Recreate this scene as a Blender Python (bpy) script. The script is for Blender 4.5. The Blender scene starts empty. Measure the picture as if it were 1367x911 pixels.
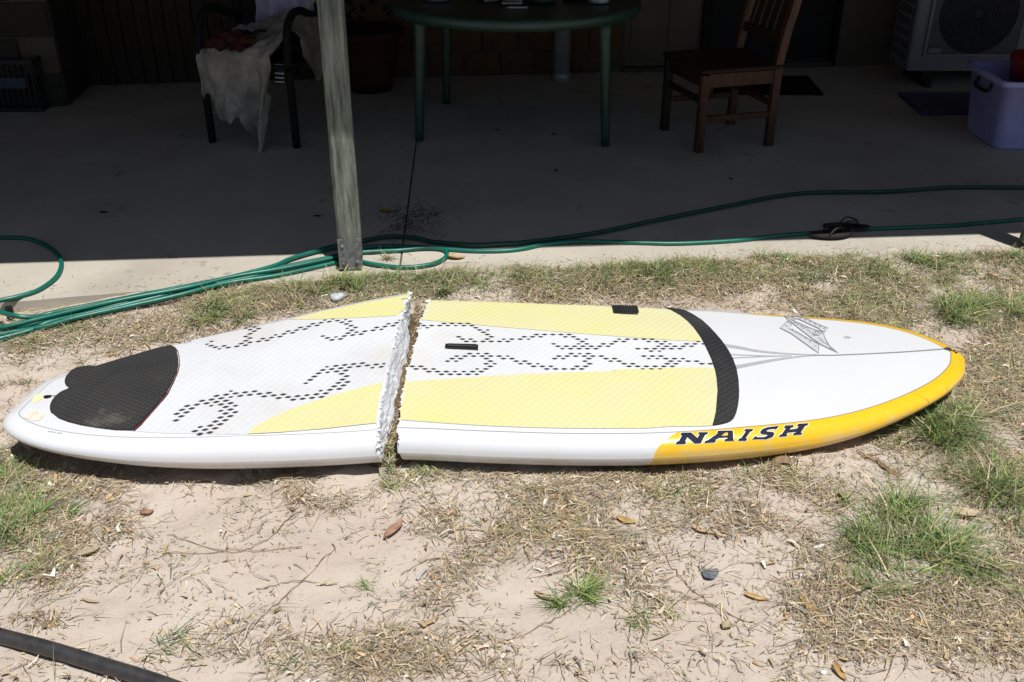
import bpy, bmesh, math, random
import numpy as np
from mathutils import Vector, Matrix
from mathutils.bvhtree import BVHTree
from mathutils.geometry import tessellate_polygon
R = math.radians
random.seed(7); rng = np.random.default_rng(7)
scene = bpy.context.scene
COL = scene.collection

# ------------------------------------------------------------------ camera, sky, sun, exposure
CAM_H = 1.61; PITCH = R(28); FPX = 1329.0
cam_d = bpy.data.cameras.new('camera'); cam = bpy.data.objects.new('camera', cam_d); COL.objects.link(cam)
cam.location = (0, 0, CAM_H); cam.rotation_euler = (R(90) - PITCH, 0, 0)
cam_d.sensor_width = 36; cam_d.lens = 36 * FPX / 1367; cam_d.clip_start = .05; cam_d.clip_end = 2000
scene.camera = cam
SUN_ALT = R(70); SUN_DIR = Vector((.5 * math.cos(SUN_ALT), -.866 * math.cos(SUN_ALT), math.sin(SUN_ALT)))  # towards the sun
w = bpy.data.worlds.new('World'); scene.world = w; w.use_nodes = True
nt = w.node_tree; bg = nt.nodes['Background']
sky = nt.nodes.new('ShaderNodeTexSky'); sky.sky_type = 'NISHITA'; sky.sun_disc = False
sky.sun_elevation = SUN_ALT; sky.sun_rotation = math.atan2(SUN_DIR.x, SUN_DIR.y)
nt.links.new(sky.outputs[0], bg.inputs[0]); bg.inputs[1].default_value = .05
sd = bpy.data.lights.new('sun', 'SUN'); sd.energy = 4.8; sd.angle = R(.5); sd.color = (1, .965, .91)
sun = bpy.data.objects.new('sun', sd); COL.objects.link(sun)
sun.rotation_euler = SUN_DIR.to_track_quat('Z', 'Y').to_euler(); sun.location = (3, -4, 8)
vs = scene.view_settings; vs.view_transform = 'Standard'; vs.look = 'None'; vs.exposure = .08; vs.gamma = 1; vs.use_curve_mapping = False
cy = scene.cycles; cy.max_bounces = 6; cy.diffuse_bounces = 4; cy.glossy_bounces = 3; cy.transmission_bounces = 4

# ------------------------------------------------------------------ helpers
cP, sP = math.cos(PITCH), math.sin(PITCH)
def ray(u, v):
    x = (u - 683.5) / FPX; y = (v - 455.5) / FPX
    return np.array([x, cP - y * sP, -sP - y * cP])
def at(u, v, z=0.):
    """a point of the photograph -> the place on the horizontal plane z it shows"""
    d = ray(u, v); k = (z - CAM_H) / d[2]
    return np.array([d[0] * k, d[1] * k, z])
def proj(x, y, z):
    dep = y * cP + (CAM_H - z) * sP; dn = (CAM_H - z) * cP - y * sP
    return 683.5 + FPX * x / dep, 455.5 + FPX * dn / dep

_lat = {}
def vnoise(x, y, sc, seed=0):
    if seed not in _lat: _lat[seed] = np.random.default_rng(1000 + seed).random((256, 256)) * 2 - 1
    L = _lat[seed]; x = np.asarray(x) * sc + 1000.3; y = np.asarray(y) * sc + 1000.7
    xi = np.floor(x).astype(int); yi = np.floor(y).astype(int); fx = x - xi; fy = y - yi
    fx = fx * fx * (3 - 2 * fx); fy = fy * fy * (3 - 2 * fy)
    g = lambda a, b: L[(xi + a) % 256, (yi + b) % 256]
    return (g(0, 0) * (1 - fx) + g(1, 0) * fx) * (1 - fy) + (g(0, 1) * (1 - fx) + g(1, 1) * fx) * fy
def sst(a, b, x):
    t = np.clip((np.asarray(x) - a) / (b - a), 0, 1); return t * t * (3 - 2 * t)

SLAB_Z = .05
SLAB_EDGE = [(-7, 2.45), (-1.81, 3.255), (-1.34, 3.345), (-.66, 3.445), (.05, 3.555), (.94, 3.635), (2.02, 3.695), (7, 4.0)]
_ex = [p[0] for p in SLAB_EDGE]; _ey = [p[1] for p in SLAB_EDGE]
def slab_y(x): return np.interp(x, _ex, _ey)
def gz(x, y):
    x = np.asarray(x, float); y = np.asarray(y, float)
    h = .005 * (1 - 2 * np.abs(vnoise(x, y, 8.5, 5))) + .011 * vnoise(x, y, 2.2, 1) + .007 * vnoise(x, y, 6, 2) + .0055 * vnoise(x, y, 15, 3) + .0034 * vnoise(x, y, 38, 4)
    d = slab_y(x) - y
    rise = sst(.40, .0, d) * (.036 * sst(-1.78, -1.35, x) + .013 * sst(-1.1, -.6, x))
    inb = sst(-1.35, -1.1, x) * sst(1.4, 1.2, x) * sst(2.28, 2.4, y) * sst(3.12, 2.98, y)
    return h * (1 - .5 * sst(.4, 0, d)) + rise - .012 * inb
def gat(u, v, dz=0):
    z = 0.
    for _ in range(6):
        p = at(u, v, z); on = p[1] > slab_y(p[0]); z = SLAB_Z if on else float(gz(p[0], p[1]))
    p[2] = z + dz; return p

def mesh(name, V, F, smooth=False):
    me = bpy.data.meshes.new(name)
    me.from_pydata([tuple(map(float, v)) for v in V], [], [tuple(map(int, f)) for f in F])
    if smooth: me.polygons.foreach_set('use_smooth', [True] * len(me.polygons))
    me.update(); return me
def tag(o, label=None, cat=None, group=None, kind=None):
    if label: o['label'] = label
    if cat: o['category'] = cat
    if group: o['group'] = group
    if kind: o['kind'] = kind
    return o
def obj(name, VF, m, parent=None, smooth=False, recentre=True):
    """one mesh object; VF in world coordinates"""
    V = np.array(VF[0], float); F = VF[1]
    if parent is not None: org = np.array(parent.matrix_world.translation if parent.parent is None else parent['org'])
    else:
        org = np.array([(V[:, 0].min() + V[:, 0].max()) / 2, (V[:, 1].min() + V[:, 1].max()) / 2, V[:, 2].min()]) if recentre else np.zeros(3)
    me = mesh(name, V - org, F, smooth)
    if m is not None:
        for k in (m if isinstance(m, (list, tuple)) else [m]): me.materials.append(k)
    o = bpy.data.objects.new(name, me); COL.objects.link(o)
    if parent is not None: o.parent = parent
    else: o.location = org; o.matrix_world = Matrix.Translation(org)
    return o
def sub(name, VF, m, part, base, smooth=False):
    """a sub-part: child of a part that itself sits at its thing's base"""
    V = np.array(VF[0], float) - np.array(base)
    me = mesh(name, V, VF[1], smooth); me.materials.append(m)
    o = bpy.data.objects.new(name, me); COL.objects.link(o); o.parent = part; return o
def thing(name, label, cat, loc, group=None):
    o = bpy.data.objects.new(name, None); COL.objects.link(o); o.empty_display_size = .1
    o.location = tuple(map(float, loc)); o.matrix_world = Matrix.Translation(Vector(tuple(map(float, loc))))
    return tag(o, label, cat, group)

def join(*parts):
    V = []; F = []
    for v, f in parts:
        n = len(V); V += [tuple(p) for p in v]; F += [tuple(i + n for i in q) for q in f]
    return V, F
def nrm(v): v = np.array(v, float); return v / (np.linalg.norm(v) + 1e-12)
def beam(p0, p1, wx, wy, side=(1, 0, 0), ch=.12, w1=None):
    """chamfered bar from p0 to p1, wx across 'side'"""
    p0 = np.array(p0, float); p1 = np.array(p1, float); d = nrm(p1 - p0)
    a = nrm(np.array(side, float) - np.dot(side, d) * d); b = np.cross(d, a); c = min(wx, wy) * ch
    V = []
    for p, k in ((p0, 1.), (p1, 1. if w1 is None else w1)):
        hx, hy = wx / 2 * k, wy / 2 * k
        for sx, sy in ((hx - c, hy), (hx, hy - c), (hx, -hy + c), (hx - c, -hy), (-hx + c, -hy), (-hx, -hy + c), (-hx, hy - c), (-hx + c, hy)):
            V.append(p + a * sx + b * sy)
    F = [tuple(range(7, -1, -1)), tuple(range(8, 16))] + [(i, (i + 1) % 8, (i + 1) % 8 + 8, i + 8) for i in range(8)]
    return V, F
def box(x0, x1, y0, y1, z0, z1, fr=None):
    V = [(x, y, z) for z in (z0, z1) for x, y in ((x0, y0), (x1, y0), (x1, y1), (x0, y1))]
    if fr: V = [fr(*v) for v in V]
    return V, [(3, 2, 1, 0), (4, 5, 6, 7), (0, 1, 5, 4), (1, 2, 6, 5), (2, 3, 7, 6), (3, 0, 4, 7)]
def smoothpath(P, n=8):
    P = [np.array(p, float) for p in P]; out = []
    for i in range(len(P) - 1):
        p0 = P[max(i - 1, 0)]; p1 = P[i]; p2 = P[i + 1]; p3 = P[min(i + 2, len(P) - 1)]
        for k in range(n):
            t = k / n
            out.append(.5 * ((2 * p1) + (-p0 + p2) * t + (2 * p0 - 5 * p1 + 4 * p2 - p3) * t * t + (-p0 + 3 * p1 - 3 * p2 + p3) * t ** 3))
    out.append(P[-1]); return out
def tube(P, r, n=8, flat=1., up=(0, 0, 1)):
    P = [np.array(p, float) for p in P]; V = []; F = []
    for i, p in enumerate(P):
        d = nrm(P[min(i + 1, len(P) - 1)] - P[max(i - 1, 0)])
        a = np.cross(d, up)
        if np.linalg.norm(a) < 1e-3: a = np.cross(d, (0, 1, 0))
        a = nrm(a); b = np.cross(a, d); rr = r[i] if hasattr(r, '__len__') else r
        for k in range(n):
            t = 2 * math.pi * k / n; V.append(p + a * rr * math.cos(t) + b * rr * flat * math.sin(t))
    for i in range(len(P) - 1):
        for k in range(n): F.append((i * n + k, i * n + (k + 1) % n, (i + 1) * n + (k + 1) % n, (i + 1) * n + k))
    F.append(tuple(range(n - 1, -1, -1))); F.append(tuple(range((len(P) - 1) * n, len(P) * n)))
    return V, F
def lathe(prof, c, n=40):
    V = []; F = []
    for r, z in prof:
        for k in range(n):
            t = 2 * math.pi * k / n; V.append((c[0] + r * math.cos(t), c[1] + r * math.sin(t), c[2] + z))
    for i in range(len(prof) - 1):
        for k in range(n): F.append((i * n + k, i * n + (k + 1) % n, (i + 1) * n + (k + 1) % n, (i + 1) * n + k))
    F.append(tuple(range(n - 1, -1, -1))); F.append(tuple(range((len(prof) - 1) * n, len(prof) * n)))
    return V, F
def sheet(fn, nu, nv, th=0.):
    V = [fn(i / nu, j / nv) for j in range(nv + 1) for i in range(nu + 1)]; s = nu + 1
    F = [(j * s + i, j * s + i + 1, (j + 1) * s + i + 1, (j + 1) * s + i) for j in range(nv) for i in range(nu)]
    return V, F

def mat(name, c, rough=.6, spec=.5, var=0., sc=8., bump=0., bsc=60., c2=None, stretch=(1, 1, 1), metal=0., coat=0., attr=None, vs_=None, bdist=.01, detail=6):
    """principled material: base colour c mixed with c2 by noise, fine bump"""
    m = bpy.data.materials.new(name); m.use_nodes = True; t = m.node_tree; L = t.links; N = t.nodes
    b = N['Principled BSDF']; b.inputs['Roughness'].default_value = rough; b.inputs['Specular IOR Level'].default_value = spec
    b.inputs['Metallic'].default_value = metal; b.inputs['Coat Weight'].default_value = coat
    tc = N.new('ShaderNodeTexCoord'); mp = N.new('ShaderNodeMapping'); mp.inputs['Scale'].default_value = stretch
    L.new(tc.outputs['Object'], mp.inputs[0])
    if attr:
        a = N.new('ShaderNodeAttribute'); a.attribute_name = attr; L.new(a.outputs['Color'], b.inputs['Base Color'])
    else:
        if c2 is None: c2 = tuple(max(0, k * (1 - var)) for k in c)
        no = N.new('ShaderNodeTexNoise'); no.inputs['Scale'].default_value = sc; no.inputs['Detail'].default_value = detail; no.inputs['Roughness'].default_value = .65
        L.new(mp.outputs[0], no.inputs['Vector'])
        cr = N.new('ShaderNodeValToRGB'); cr.color_ramp.elements[0].position = .35; cr.color_ramp.elements[1].position = .65
        cr.color_ramp.elements[0].color = (*c2, 1); cr.color_ramp.elements[1].color = (*c, 1)
        L.new(no.outputs['Fac'], cr.inputs[0]); L.new(cr.outputs[0], b.inputs['Base Color'])
    if bump:
        n2 = N.new('ShaderNodeTexNoise'); n2.inputs['Scale'].default_value = bsc; n2.inputs['Detail'].default_value = 8
        L.new(mp.outputs[0], n2.inputs['Vector'])
        bp = N.new('ShaderNodeBump'); bp.inputs['Strength'].default_value = bump; bp.inputs['Distance'].default_value = bdist
        L.new(n2.outputs['Fac'], bp.inputs['Height']); L.new(bp.outputs[0], b.inputs['Normal'])
    return m
def node(t, kind, **kw):
    n = t.nodes.new(kind)
    for k, v in kw.items():
        if k.startswith('i_'): n.inputs[int(k[2:])].default_value = v
        else: setattr(n, k, v)
    return n
def mth(t, op, a, b=None, c=None):
    n = t.nodes.new('ShaderNodeMath'); n.operation = op
    for i, q in enumerate((a, b, c)):
        if q is None: continue
        if isinstance(q, (int, float)): n.inputs[i].default_value = q
        else: t.links.new(q, n.inputs[i])
    return n.outputs[0]
def mixc(t, fac, a, b):
    n = t.nodes.new('ShaderNodeMix'); n.data_type = 'RGBA'
    if isinstance(fac, (int, float)): n.inputs[0].default_value = fac
    else: t.links.new(fac, n.inputs[0])
    for s, q in ((6, a), (7, b)):
        if isinstance(q, tuple): n.inputs[s].default_value = (*q, 1)
        else: t.links.new(q, n.inputs[s])
    return n.outputs[2]

# ------------------------------------------------------------------ materials
def sand_material():
    m = bpy.data.materials.new('sand'); m.use_nodes = True; t = m.node_tree; L = t.links; b = t.nodes['Principled BSDF']
    tc = node(t, 'ShaderNodeTexCoord')
    def noi(s, d=8, r=.6):
        n = node(t, 'ShaderNodeTexNoise'); n.inputs['Scale'].default_value = s; n.inputs['Detail'].default_value = d; n.inputs['Roughness'].default_value = r
        L.new(tc.outputs['Object'], n.inputs['Vector']); return n.outputs['Fac']
    def ramp(f, a, b_):
        n = node(t, 'ShaderNodeMapRange'); n.inputs[1].default_value = a; n.inputs[2].default_value = b_; L.new(f, n.inputs[0]); return n.outputs[0]
    c = mixc(t, ramp(noi(2.2), .35, .68), (.47, .397, .338), (.535, .472, .412))
    c = mixc(t, mth(t, 'MULTIPLY', ramp(noi(9, 10, .75), .52, .72), .45), c, (.33, .27, .21))
    c = mixc(t, mth(t, 'MULTIPLY', ramp(noi(170, 3, .7), .60, .70), .55), c, (.19, .145, .105))
    c = mixc(t, mth(t, 'MULTIPLY', ramp(noi(260, 2, .6), .62, .72), .5), c, (.62, .56, .48))
    L.new(c, b.inputs['Base Color']); b.inputs['Roughness'].default_value = .95; b.inputs['Specular IOR Level'].default_value = .15
    h = mth(t, 'ADD', mth(t, 'MULTIPLY', noi(38, 6, .65), 1.), mth(t, 'MULTIPLY', noi(230, 4, .7), .35))
    bp = node(t, 'ShaderNodeBump'); bp.inputs['Strength'].default_value = .55; bp.inputs['Distance'].default_value = .012
    L.new(h, bp.inputs['Height']); L.new(bp.outputs[0], b.inputs['Normal'])
    return m
M = {}
M['sand'] = sand_material()
M['slab'] = mat('concrete', (.485, .455, .395), .9, .2, c2=(.41, .375, .325), sc=2.6, bump=.25, bsc=90, bdist=.004, detail=10)
def slab_material():
    m = M['slab']; t = m.node_tree; L = t.links; b = t.nodes['Principled BSDF']; src = b.inputs['Base Color'].links[0].from_socket
    tc = node(t, 'ShaderNodeTexCoord')
    def noi(s, d=8, r=.6):
        n = node(t, 'ShaderNodeTexNoise'); n.inputs['Scale'].default_value = s; n.inputs['Detail'].default_value = d; n.inputs['Roughness'].default_value = r; L.new(tc.outputs['Object'], n.inputs['Vector']); return n.outputs['Fac']
    def ramp(f, a, b_):
        n = node(t, 'ShaderNodeMapRange'); n.inputs[1].default_value = a; n.inputs[2].default_value = b_; L.new(f, n.inputs[0]); return n.outputs[0]
    c = mixc(t, mth(t, 'MULTIPLY', ramp(noi(1.1, 6, .55), .52, .66), .30), src, (.21, .185, .15))
    c = mixc(t, mth(t, 'MULTIPLY', ramp(noi(9, 4, .5), .66, .72), .45), c, (.15, .13, .11))
    c = mixc(t, mth(t, 'MULTIPLY', ramp(noi(120, 3, .7), .60, .72), .35), c, (.25, .22, .18))
    L.new(c, b.inputs['Base Color'])
slab_material()
M['straw'] = mat('straw', (.3, .25, .15), .8, .2, attr='tint')
M['grass'] = mat('grass', (.1, .17, .05), .6, .3, attr='tint')
M['wood'] = mat('weathered_timber', (.26, .27, .24), .85, .2, c2=(.06, .082, .066), sc=5, stretch=(11, 11, 1.0), bump=.9, bsc=22, bdist=.006, detail=10)
M['steel'] = mat('galvanised_steel', (.30, .31, .32), .6, .4, c2=(.12, .125, .13), sc=60, bump=.25, bsc=60, metal=.5)
M['chairwood'] = mat('stained_timber', (.11, .042, .015), .45, .4, c2=(.04, .016, .007), sc=5, stretch=(8, 8, .8), bump=.1)
M['chairdark'] = mat('dark_timber', (.04, .018, .009), .55, .3, c2=(.022, .01, .006), sc=5)
M['plastic_green'] = mat('dark_green_plastic', (.022, .062, .044), .4, .5, var=.2)
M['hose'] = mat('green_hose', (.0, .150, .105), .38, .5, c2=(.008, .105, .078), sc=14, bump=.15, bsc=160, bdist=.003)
M['hose_shade'] = mat('green_hose_shaded', (.006, .085, .055), .42, .5, c2=(.006, .055, .04), sc=14)  # same green hose, roof shade put into the colour of the upper run
M['poly'] = mat('black_poly_pipe', (.022, .023, .027), .42, .45, c2=(.05, .047, .044), sc=26, bump=.1)
M['black'] = mat('black_plastic', (.013, .013, .014), .5, .4, var=.3)
M['blackmetal'] = mat('black_painted_metal', (.009, .009, .010), .7, .2, var=.3)
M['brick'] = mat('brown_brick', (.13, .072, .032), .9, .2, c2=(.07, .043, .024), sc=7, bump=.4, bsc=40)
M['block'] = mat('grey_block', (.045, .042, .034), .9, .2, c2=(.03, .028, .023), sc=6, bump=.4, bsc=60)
M['dirtline'] = mat('joint_dirt', (.14, .12, .09), .95, .1, c2=(.06, .05, .04), sc=9)
M['mortar'] = mat('mortar', (.10, .088, .07), .95, .1, var=.3)
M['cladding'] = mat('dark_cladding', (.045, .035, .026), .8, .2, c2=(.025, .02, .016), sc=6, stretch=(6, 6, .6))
M['olive'] = mat('painted_panel', (.13, .11, .075), .7, .3, c2=(.09, .078, .055), sc=3)
M['screen'] = mat('security_mesh', (.012, .012, .014), .7, .3, var=.2)
M['ceil'] = mat('dark_ceiling', (.155, .13, .10), .85, .2, var=.25)
M['roof'] = mat('roof_metal', (.25, .25, .24), .5, .4, var=.15)
M['ac'] = mat('cream_metal', (.21, .21, .23), .45, .4, c2=(.17, .17, .19), sc=3)
M['acdark'] = mat('fan_grille_dark', (.03, .03, .033), .6, .3, var=.2)
M['tub'] = mat('lilac_plastic', (.58, .60, .97), .35, .5, c2=(.36, .37, .80), sc=3)
M['lid'] = mat('lilac_lid', (.075, .065, .14), .4, .5, var=.3)
M['red'] = mat('red_plastic', (.28, .02, .018), .4, .4, var=.3)
M['terra'] = mat('terracotta', (.06, .024, .012), .8, .2, var=.35)
M['leafdark'] = mat('dark_leaves', (.02, .035, .012), .6, .3, var=.4)
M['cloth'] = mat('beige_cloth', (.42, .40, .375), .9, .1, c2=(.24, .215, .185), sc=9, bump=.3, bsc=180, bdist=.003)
M['lilac_cloth'] = mat('lilac_cloth', (.38, .38, .52), .9, .1, c2=(.26, .26, .4), sc=11)
M['white'] = mat('white_plastic', (.75, .76, .78), .5, .4, var=.1)
M['blue'] = mat('blue_plastic', (.03, .05, .09), .5, .4, var=.2)
M['paper'] = mat('printed_paper', (.5, .48, .46), .7, .2, c2=(.3, .28, .27), sc=30)
M['red_print'] = mat('red_patterned_cloth', (.10, .013, .016), .9, .1, c2=(.02, .028, .022), sc=16)
M['mat_fibre'] = mat('dark_doormat', (.018, .016, .015), .95, .1, var=.4)
M['foil'] = mat('flattened_grey_metal', (.17, .19, .23), .6, .3, c2=(.08, .09, .11), sc=60)
M['clear'] = mat('crumpled_clear_plastic', (.62, .65, .72), .25, .6, c2=(.42, .45, .5), sc=40)
M['flue'] = mat('dull_steel_pipe', (.40, .40, .46), .35, .5, var=.2, metal=.25)
M['rubber'] = mat('black_rubber', (.016, .016, .017), .7, .3, c2=(.04, .036, .032), sc=30)

# ------------------------------------------------------------------ ground and patio
def ground():
    xs = np.concatenate([[-900, -200, -60, -20, -8, -4], np.linspace(-2.9, 2.9, 420), [4, 8, 20, 60, 200, 900]])
    ys = np.concatenate([[-900, -200, -60, -20, -6, -1, .6], np.linspace(1.2, 4.1, 215), [5, 8, 20, 60, 200, 900]])
    X, Y = np.meshgrid(xs, ys)
    near = (np.abs(X) < 3) & (Y > 1.1) & (Y < 4.2)
    Z = gz(X, Y); d = Y - slab_y(X)
    Z = np.where(d > .08, np.minimum(Z, -.06), Z)
    V = np.stack([X, Y, Z], -1).reshape(-1, 3); nx = len(xs); ny = len(ys)
    I = np.arange(nx * ny).reshape(ny, nx)
    F = np.stack([I[:-1, :-1], I[:-1, 1:], I[1:, 1:], I[1:, :-1]], -1).reshape(-1, 4)
    o = obj('ground', (V, F), M['sand'], None, True, recentre=False); tag(o, kind='structure')
ground()
JA, JB = (-.432, 3.5), ((-.432 - (9.5 - 3.5) * .047), 9.5)      # the control joint between the two pours, square to the house
def slab_poly(pts_front, back, name):
    V = []; n = len(pts_front)
    for z in (SLAB_Z, SLAB_Z - .008, -.12):
        off = {SLAB_Z: .008}.get(z, 0)
        for x, y in pts_front: V.append((x, y + off, z))
        for x, y in reversed(back): V.append((x, y, z))
    k = n + len(back); F = [tuple(range(k))]
    for l in (0, 1):
        for i in range(k): F.append((l * k + (i + 1) % k, l * k + i, (l + 1) * k + i, (l + 1) * k + (i + 1) % k))
    o = obj(name, (V, F), M['slab'], None, recentre=False); return tag(o, kind='structure')
def edge_pts(x0, x1, n):
    xs = np.linspace(x0, x1, n); return [(x, float(slab_y(x)) + .006 * float(vnoise(x, 0, 3, 9)) + .003 * float(vnoise(x, 0, 14, 8))) for x in xs]
slab_poly(edge_pts(-7, JA[0] - .004, 140), [(-7, 9.5), (JB[0] - .004, 9.5)], 'patio_slab')
slab_poly(edge_pts(JA[0] + .004, 7, 160), [(JB[0] + .004, 9.5), (7, 9.5)], 'patio_slab')
V = [(x + o_, y, z) for z in (-.1, SLAB_Z - .006) for (x, y), o_ in (((JA[0], 3.52), -.012), ((JA[0], 3.52), .012), ((JB[0], 9.4), .012), ((JB[0], 9.4), -.012))]
o = obj('joint_filler', (V, [(3, 2, 1, 0), (4, 5, 6, 7), (0, 1, 5, 4), (1, 2, 6, 5), (2, 3, 7, 6), (3, 0, 4, 7)]), M['dirtline']); tag(o, kind='structure')

# ------------------------------------------------------------------ house: frame a along the wall, b into the house
YAW = R(6.5); cy_, sy_ = math.cos(YAW), math.sin(YAW)
def hf(a, b, z): return (a * cy_ - b * sy_, 3.6 + a * sy_ + b * cy_, z)
def ha(x, y): return (x * cy_ + (y - 3.6) * sy_, -x * sy_ + (y - 3.6) * cy_)
WB = 3.12
def brick_mesh(name, L_, H_, D_, m):
    c = .006; V, F = [], []
    for y, k in ((-D_, 1.), (-D_ + c, 0.), (0, 0.)):
        q = c * k
        V += [(-L_ / 2 + q, y, q), (L_ / 2 - q, y, q), (L_ / 2 - q, y, H_ - q), (-L_ / 2 + q, y, H_ - q)]
    F = [(0, 1, 2, 3)] + [(l * 4 + i, l * 4 + 4 + i, l * 4 + 4 + (i + 1) % 4, l * 4 + (i + 1) % 4) for l in (0, 1) for i in range(4)]
    me = mesh(name, V, F); me.materials.append(m); return me
def lay(parent, me, locs, rz, name='brick'):
    pl = parent.matrix_world.translation
    for x, y, z in locs:
        b = bpy.data.objects.new(name, me); COL.objects.link(b); b.parent = parent
        b.location = (x - pl.x, y - pl.y, z - pl.z); b.rotation_euler = (random.uniform(-.006, .006), 0, rz + random.uniform(-.006, .006))
def brick_wall(a0, a1, label, L_=.225, H_=.145, top=2.5, me=None):
    wl = thing('brick_wall', label, 'wall', hf((a0 + a1) / 2, WB, SLAB_Z))
    obj('mortar', box(a0, a1, WB + .004, WB + .2, SLAB_Z - .02, top, hf), M['mortar'], wl)
    rows = int((top - SLAB_Z) / (H_ + .012)); locs = []
    for r in range(rows):
        z = SLAB_Z + .008 + r * (H_ + .012); a = a0 + L_ / 2 + .006 + (0 if r % 2 else -(L_ + .012) / 2)
        while a < a1 - L_ * .4:
            if a > a0 + L_ * .45: locs.append(hf(a, WB + random.uniform(0, .004), z))
            a += L_ + .012
    lay(wl, me, locs, YAW); return wl
bm_ = brick_mesh('brick', .225, .145, .012, M['brick'])
A = lambda u, v: ha(*at(u, v, SLAB_Z)[:2])[0]
a_scr0, a_br0, a_dr0, a_door0, a_door1, a_br1 = A(88, 122), A(452, 110), A(832, 97), A(938, 93), A(1112, 88), A(1190, 86)
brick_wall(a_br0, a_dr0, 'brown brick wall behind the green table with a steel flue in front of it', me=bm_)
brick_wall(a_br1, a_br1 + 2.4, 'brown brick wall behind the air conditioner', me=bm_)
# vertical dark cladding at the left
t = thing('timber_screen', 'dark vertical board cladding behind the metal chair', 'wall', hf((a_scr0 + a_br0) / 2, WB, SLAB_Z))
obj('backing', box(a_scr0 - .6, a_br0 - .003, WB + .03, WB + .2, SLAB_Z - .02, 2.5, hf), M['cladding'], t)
nb = 26; bw = (a_br0 - a_scr0 + .6) / nb
bme = mesh('board', *box(-bw / 2 + .004, bw / 2 - .004, -.012, .012, 0, 2.42)); bme.materials.append(M['cladding'])
pl = t.matrix_world.translation
for i in range(nb):
    p = hf(a_scr0 - .6 + (i + .5) * bw, WB + .012 + (i % 3) * .004, SLAB_Z + .01)
    b = bpy.data.objects.new('board', bme); COL.objects.link(b); b.parent = t; b.location = (p[0] - pl.x, p[1] - pl.y, p[2] - pl.z); b.rotation_euler = (0, 0, YAW)
# block pier at the far left
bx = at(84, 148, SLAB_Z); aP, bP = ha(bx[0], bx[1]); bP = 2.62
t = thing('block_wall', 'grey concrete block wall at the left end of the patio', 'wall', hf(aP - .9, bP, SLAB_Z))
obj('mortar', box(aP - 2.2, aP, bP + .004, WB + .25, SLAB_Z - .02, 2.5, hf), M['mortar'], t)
bl = brick_mesh('block', .39, .19, .014, M['block']); locs = []
for r in range(12):
    a = aP - .2 - (.2 if r % 2 else 0)
    while a > aP - 2.1: locs.append(hf(a, bP, SLAB_Z + .006 + r * .202)); a -= .402
lay(t, bl, locs, YAW, 'block')
bl2 = brick_mesh('block', .24, .19, .012, M['block'])
lay(t, bl2, [hf(aP, bP + .13 + k * .25, SLAB_Z + .006 + r * .202) for r in range(12) for k in (0, 1)], YAW + math.pi / 2, 'block')
# panelled door, dark screen door, olive panel
t = thing('panelled_door', 'pale beige panelled door right of the green table', 'door', hf((a_dr0 + a_door0) / 2, WB, SLAB_Z))
obj('door_leaf', box(a_dr0 + .001, a_door0 - .0285, WB + .03, WB + .08, SLAB_Z + .03, 2.1, hf), M['olive'], t)
for k in range(2):
    wP = (a_door0 - a_dr0 - .05) / 2; x0 = a_dr0 + .05 + k * wP
    for z0, z1 in ((.16, .62), (.72, 1.95)): obj('panel', box(x0, x0 + wP - .05, WB + .018, WB + .03, SLAB_Z + z0, z1, hf), M['olive'], t)
obj('sill', box(a_dr0, a_door0, WB - .03, WB + .1, SLAB_Z + .001, SLAB_Z + .028, hf), M['mortar'], t)
obj('head', box(a_dr0, a_door0, WB, WB + .15, 2.102, 2.5, hf), M['olive'], t)
t = thing('screen_door', 'black security screen door behind the wooden chair', 'door', hf((a_door0 + a_door1) / 2, WB, SLAB_Z))
obj('door_mesh', box(a_door0 + .03, a_door1 - .03, WB + .06, WB + .08, SLAB_Z + .04, 2.05, hf), M['screen'], t)
for x0, x1 in ((a_door0 - .028, a_door0 + .03), (a_door1 - .03, a_door1)):
    obj('door_jamb', box(x0, x1, WB - .01, WB + .15, SLAB_Z + .001, 2.1, hf), M['blackmetal'], t)
obj('sill', box(a_door0 + .031, a_door1 - .031, WB - .02, WB + .15, SLAB_Z + .001, SLAB_Z + .035, hf), M['mortar'], t)
obj('head', box(a_door0 - .028, a_door1, WB, WB + .15, 2.102, 2.5, hf), M['blackmetal'], t)
t = thing('wall_panel', 'olive painted wall panel between screen door and air conditioner', 'wall', hf((a_door1 + a_br1) / 2, WB, SLAB_Z))
obj('sheet', box(a_door1 + .002, a_br1 - .002, WB, WB + .15, SLAB_Z - .01, 2.5, hf), M['olive'], t)
# end walls added out of view to keep the porch dark
for s, lab in ((-5.3, 'unseen block wall added to darken the left side of the patio'), (5.0, 'unseen block wall added to darken the right side of the patio')):
    o = obj('porch_shade_wall', box(s, s + .2, .6, WB + .4, -.05, 2.5, hf), M['block']); tag(o, lab, 'wall')
# roof: eave edge so that its shadow falls just inside the slab edge
EH = 2.36; k = (EH - SLAB_Z) / math.tan(SUN_ALT); dx, dy = -.5 * k, .866 * k
def eave(x): return 3.700 + .077 * x
e0 = (-7 , eave(-7 - dx) - dy); e1 = (7, eave(7 - dx) - dy)
bk0 = hf(-7, WB + .5, 0); bk1 = hf(7, WB + .5, 0)
t = thing('porch_roof', 'dark porch roof over the patio', 'roof', (0, 5, EH))
V = [(e0[0], e0[1], EH + .004), (e1[0], e1[1], EH + .004), (bk1[0], bk1[1], 2.52), (bk0[0], bk0[1], 2.52)]
V += [(x, y, z + .04) for x, y, z in V]
obj('ceiling', (V, [(3, 2, 1, 0), (4, 5, 6, 7), (0, 1, 5, 4), (1, 2, 6, 5), (2, 3, 7, 6), (3, 0, 4, 7)]), M['ceil'], t)
obj('fascia', beam((e0[0], e0[1] + .02, EH - .06), (e1[0], e1[1] + .02, EH - .06), .03, .12, (0, 1, 0)), M['roof'], t)
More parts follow.
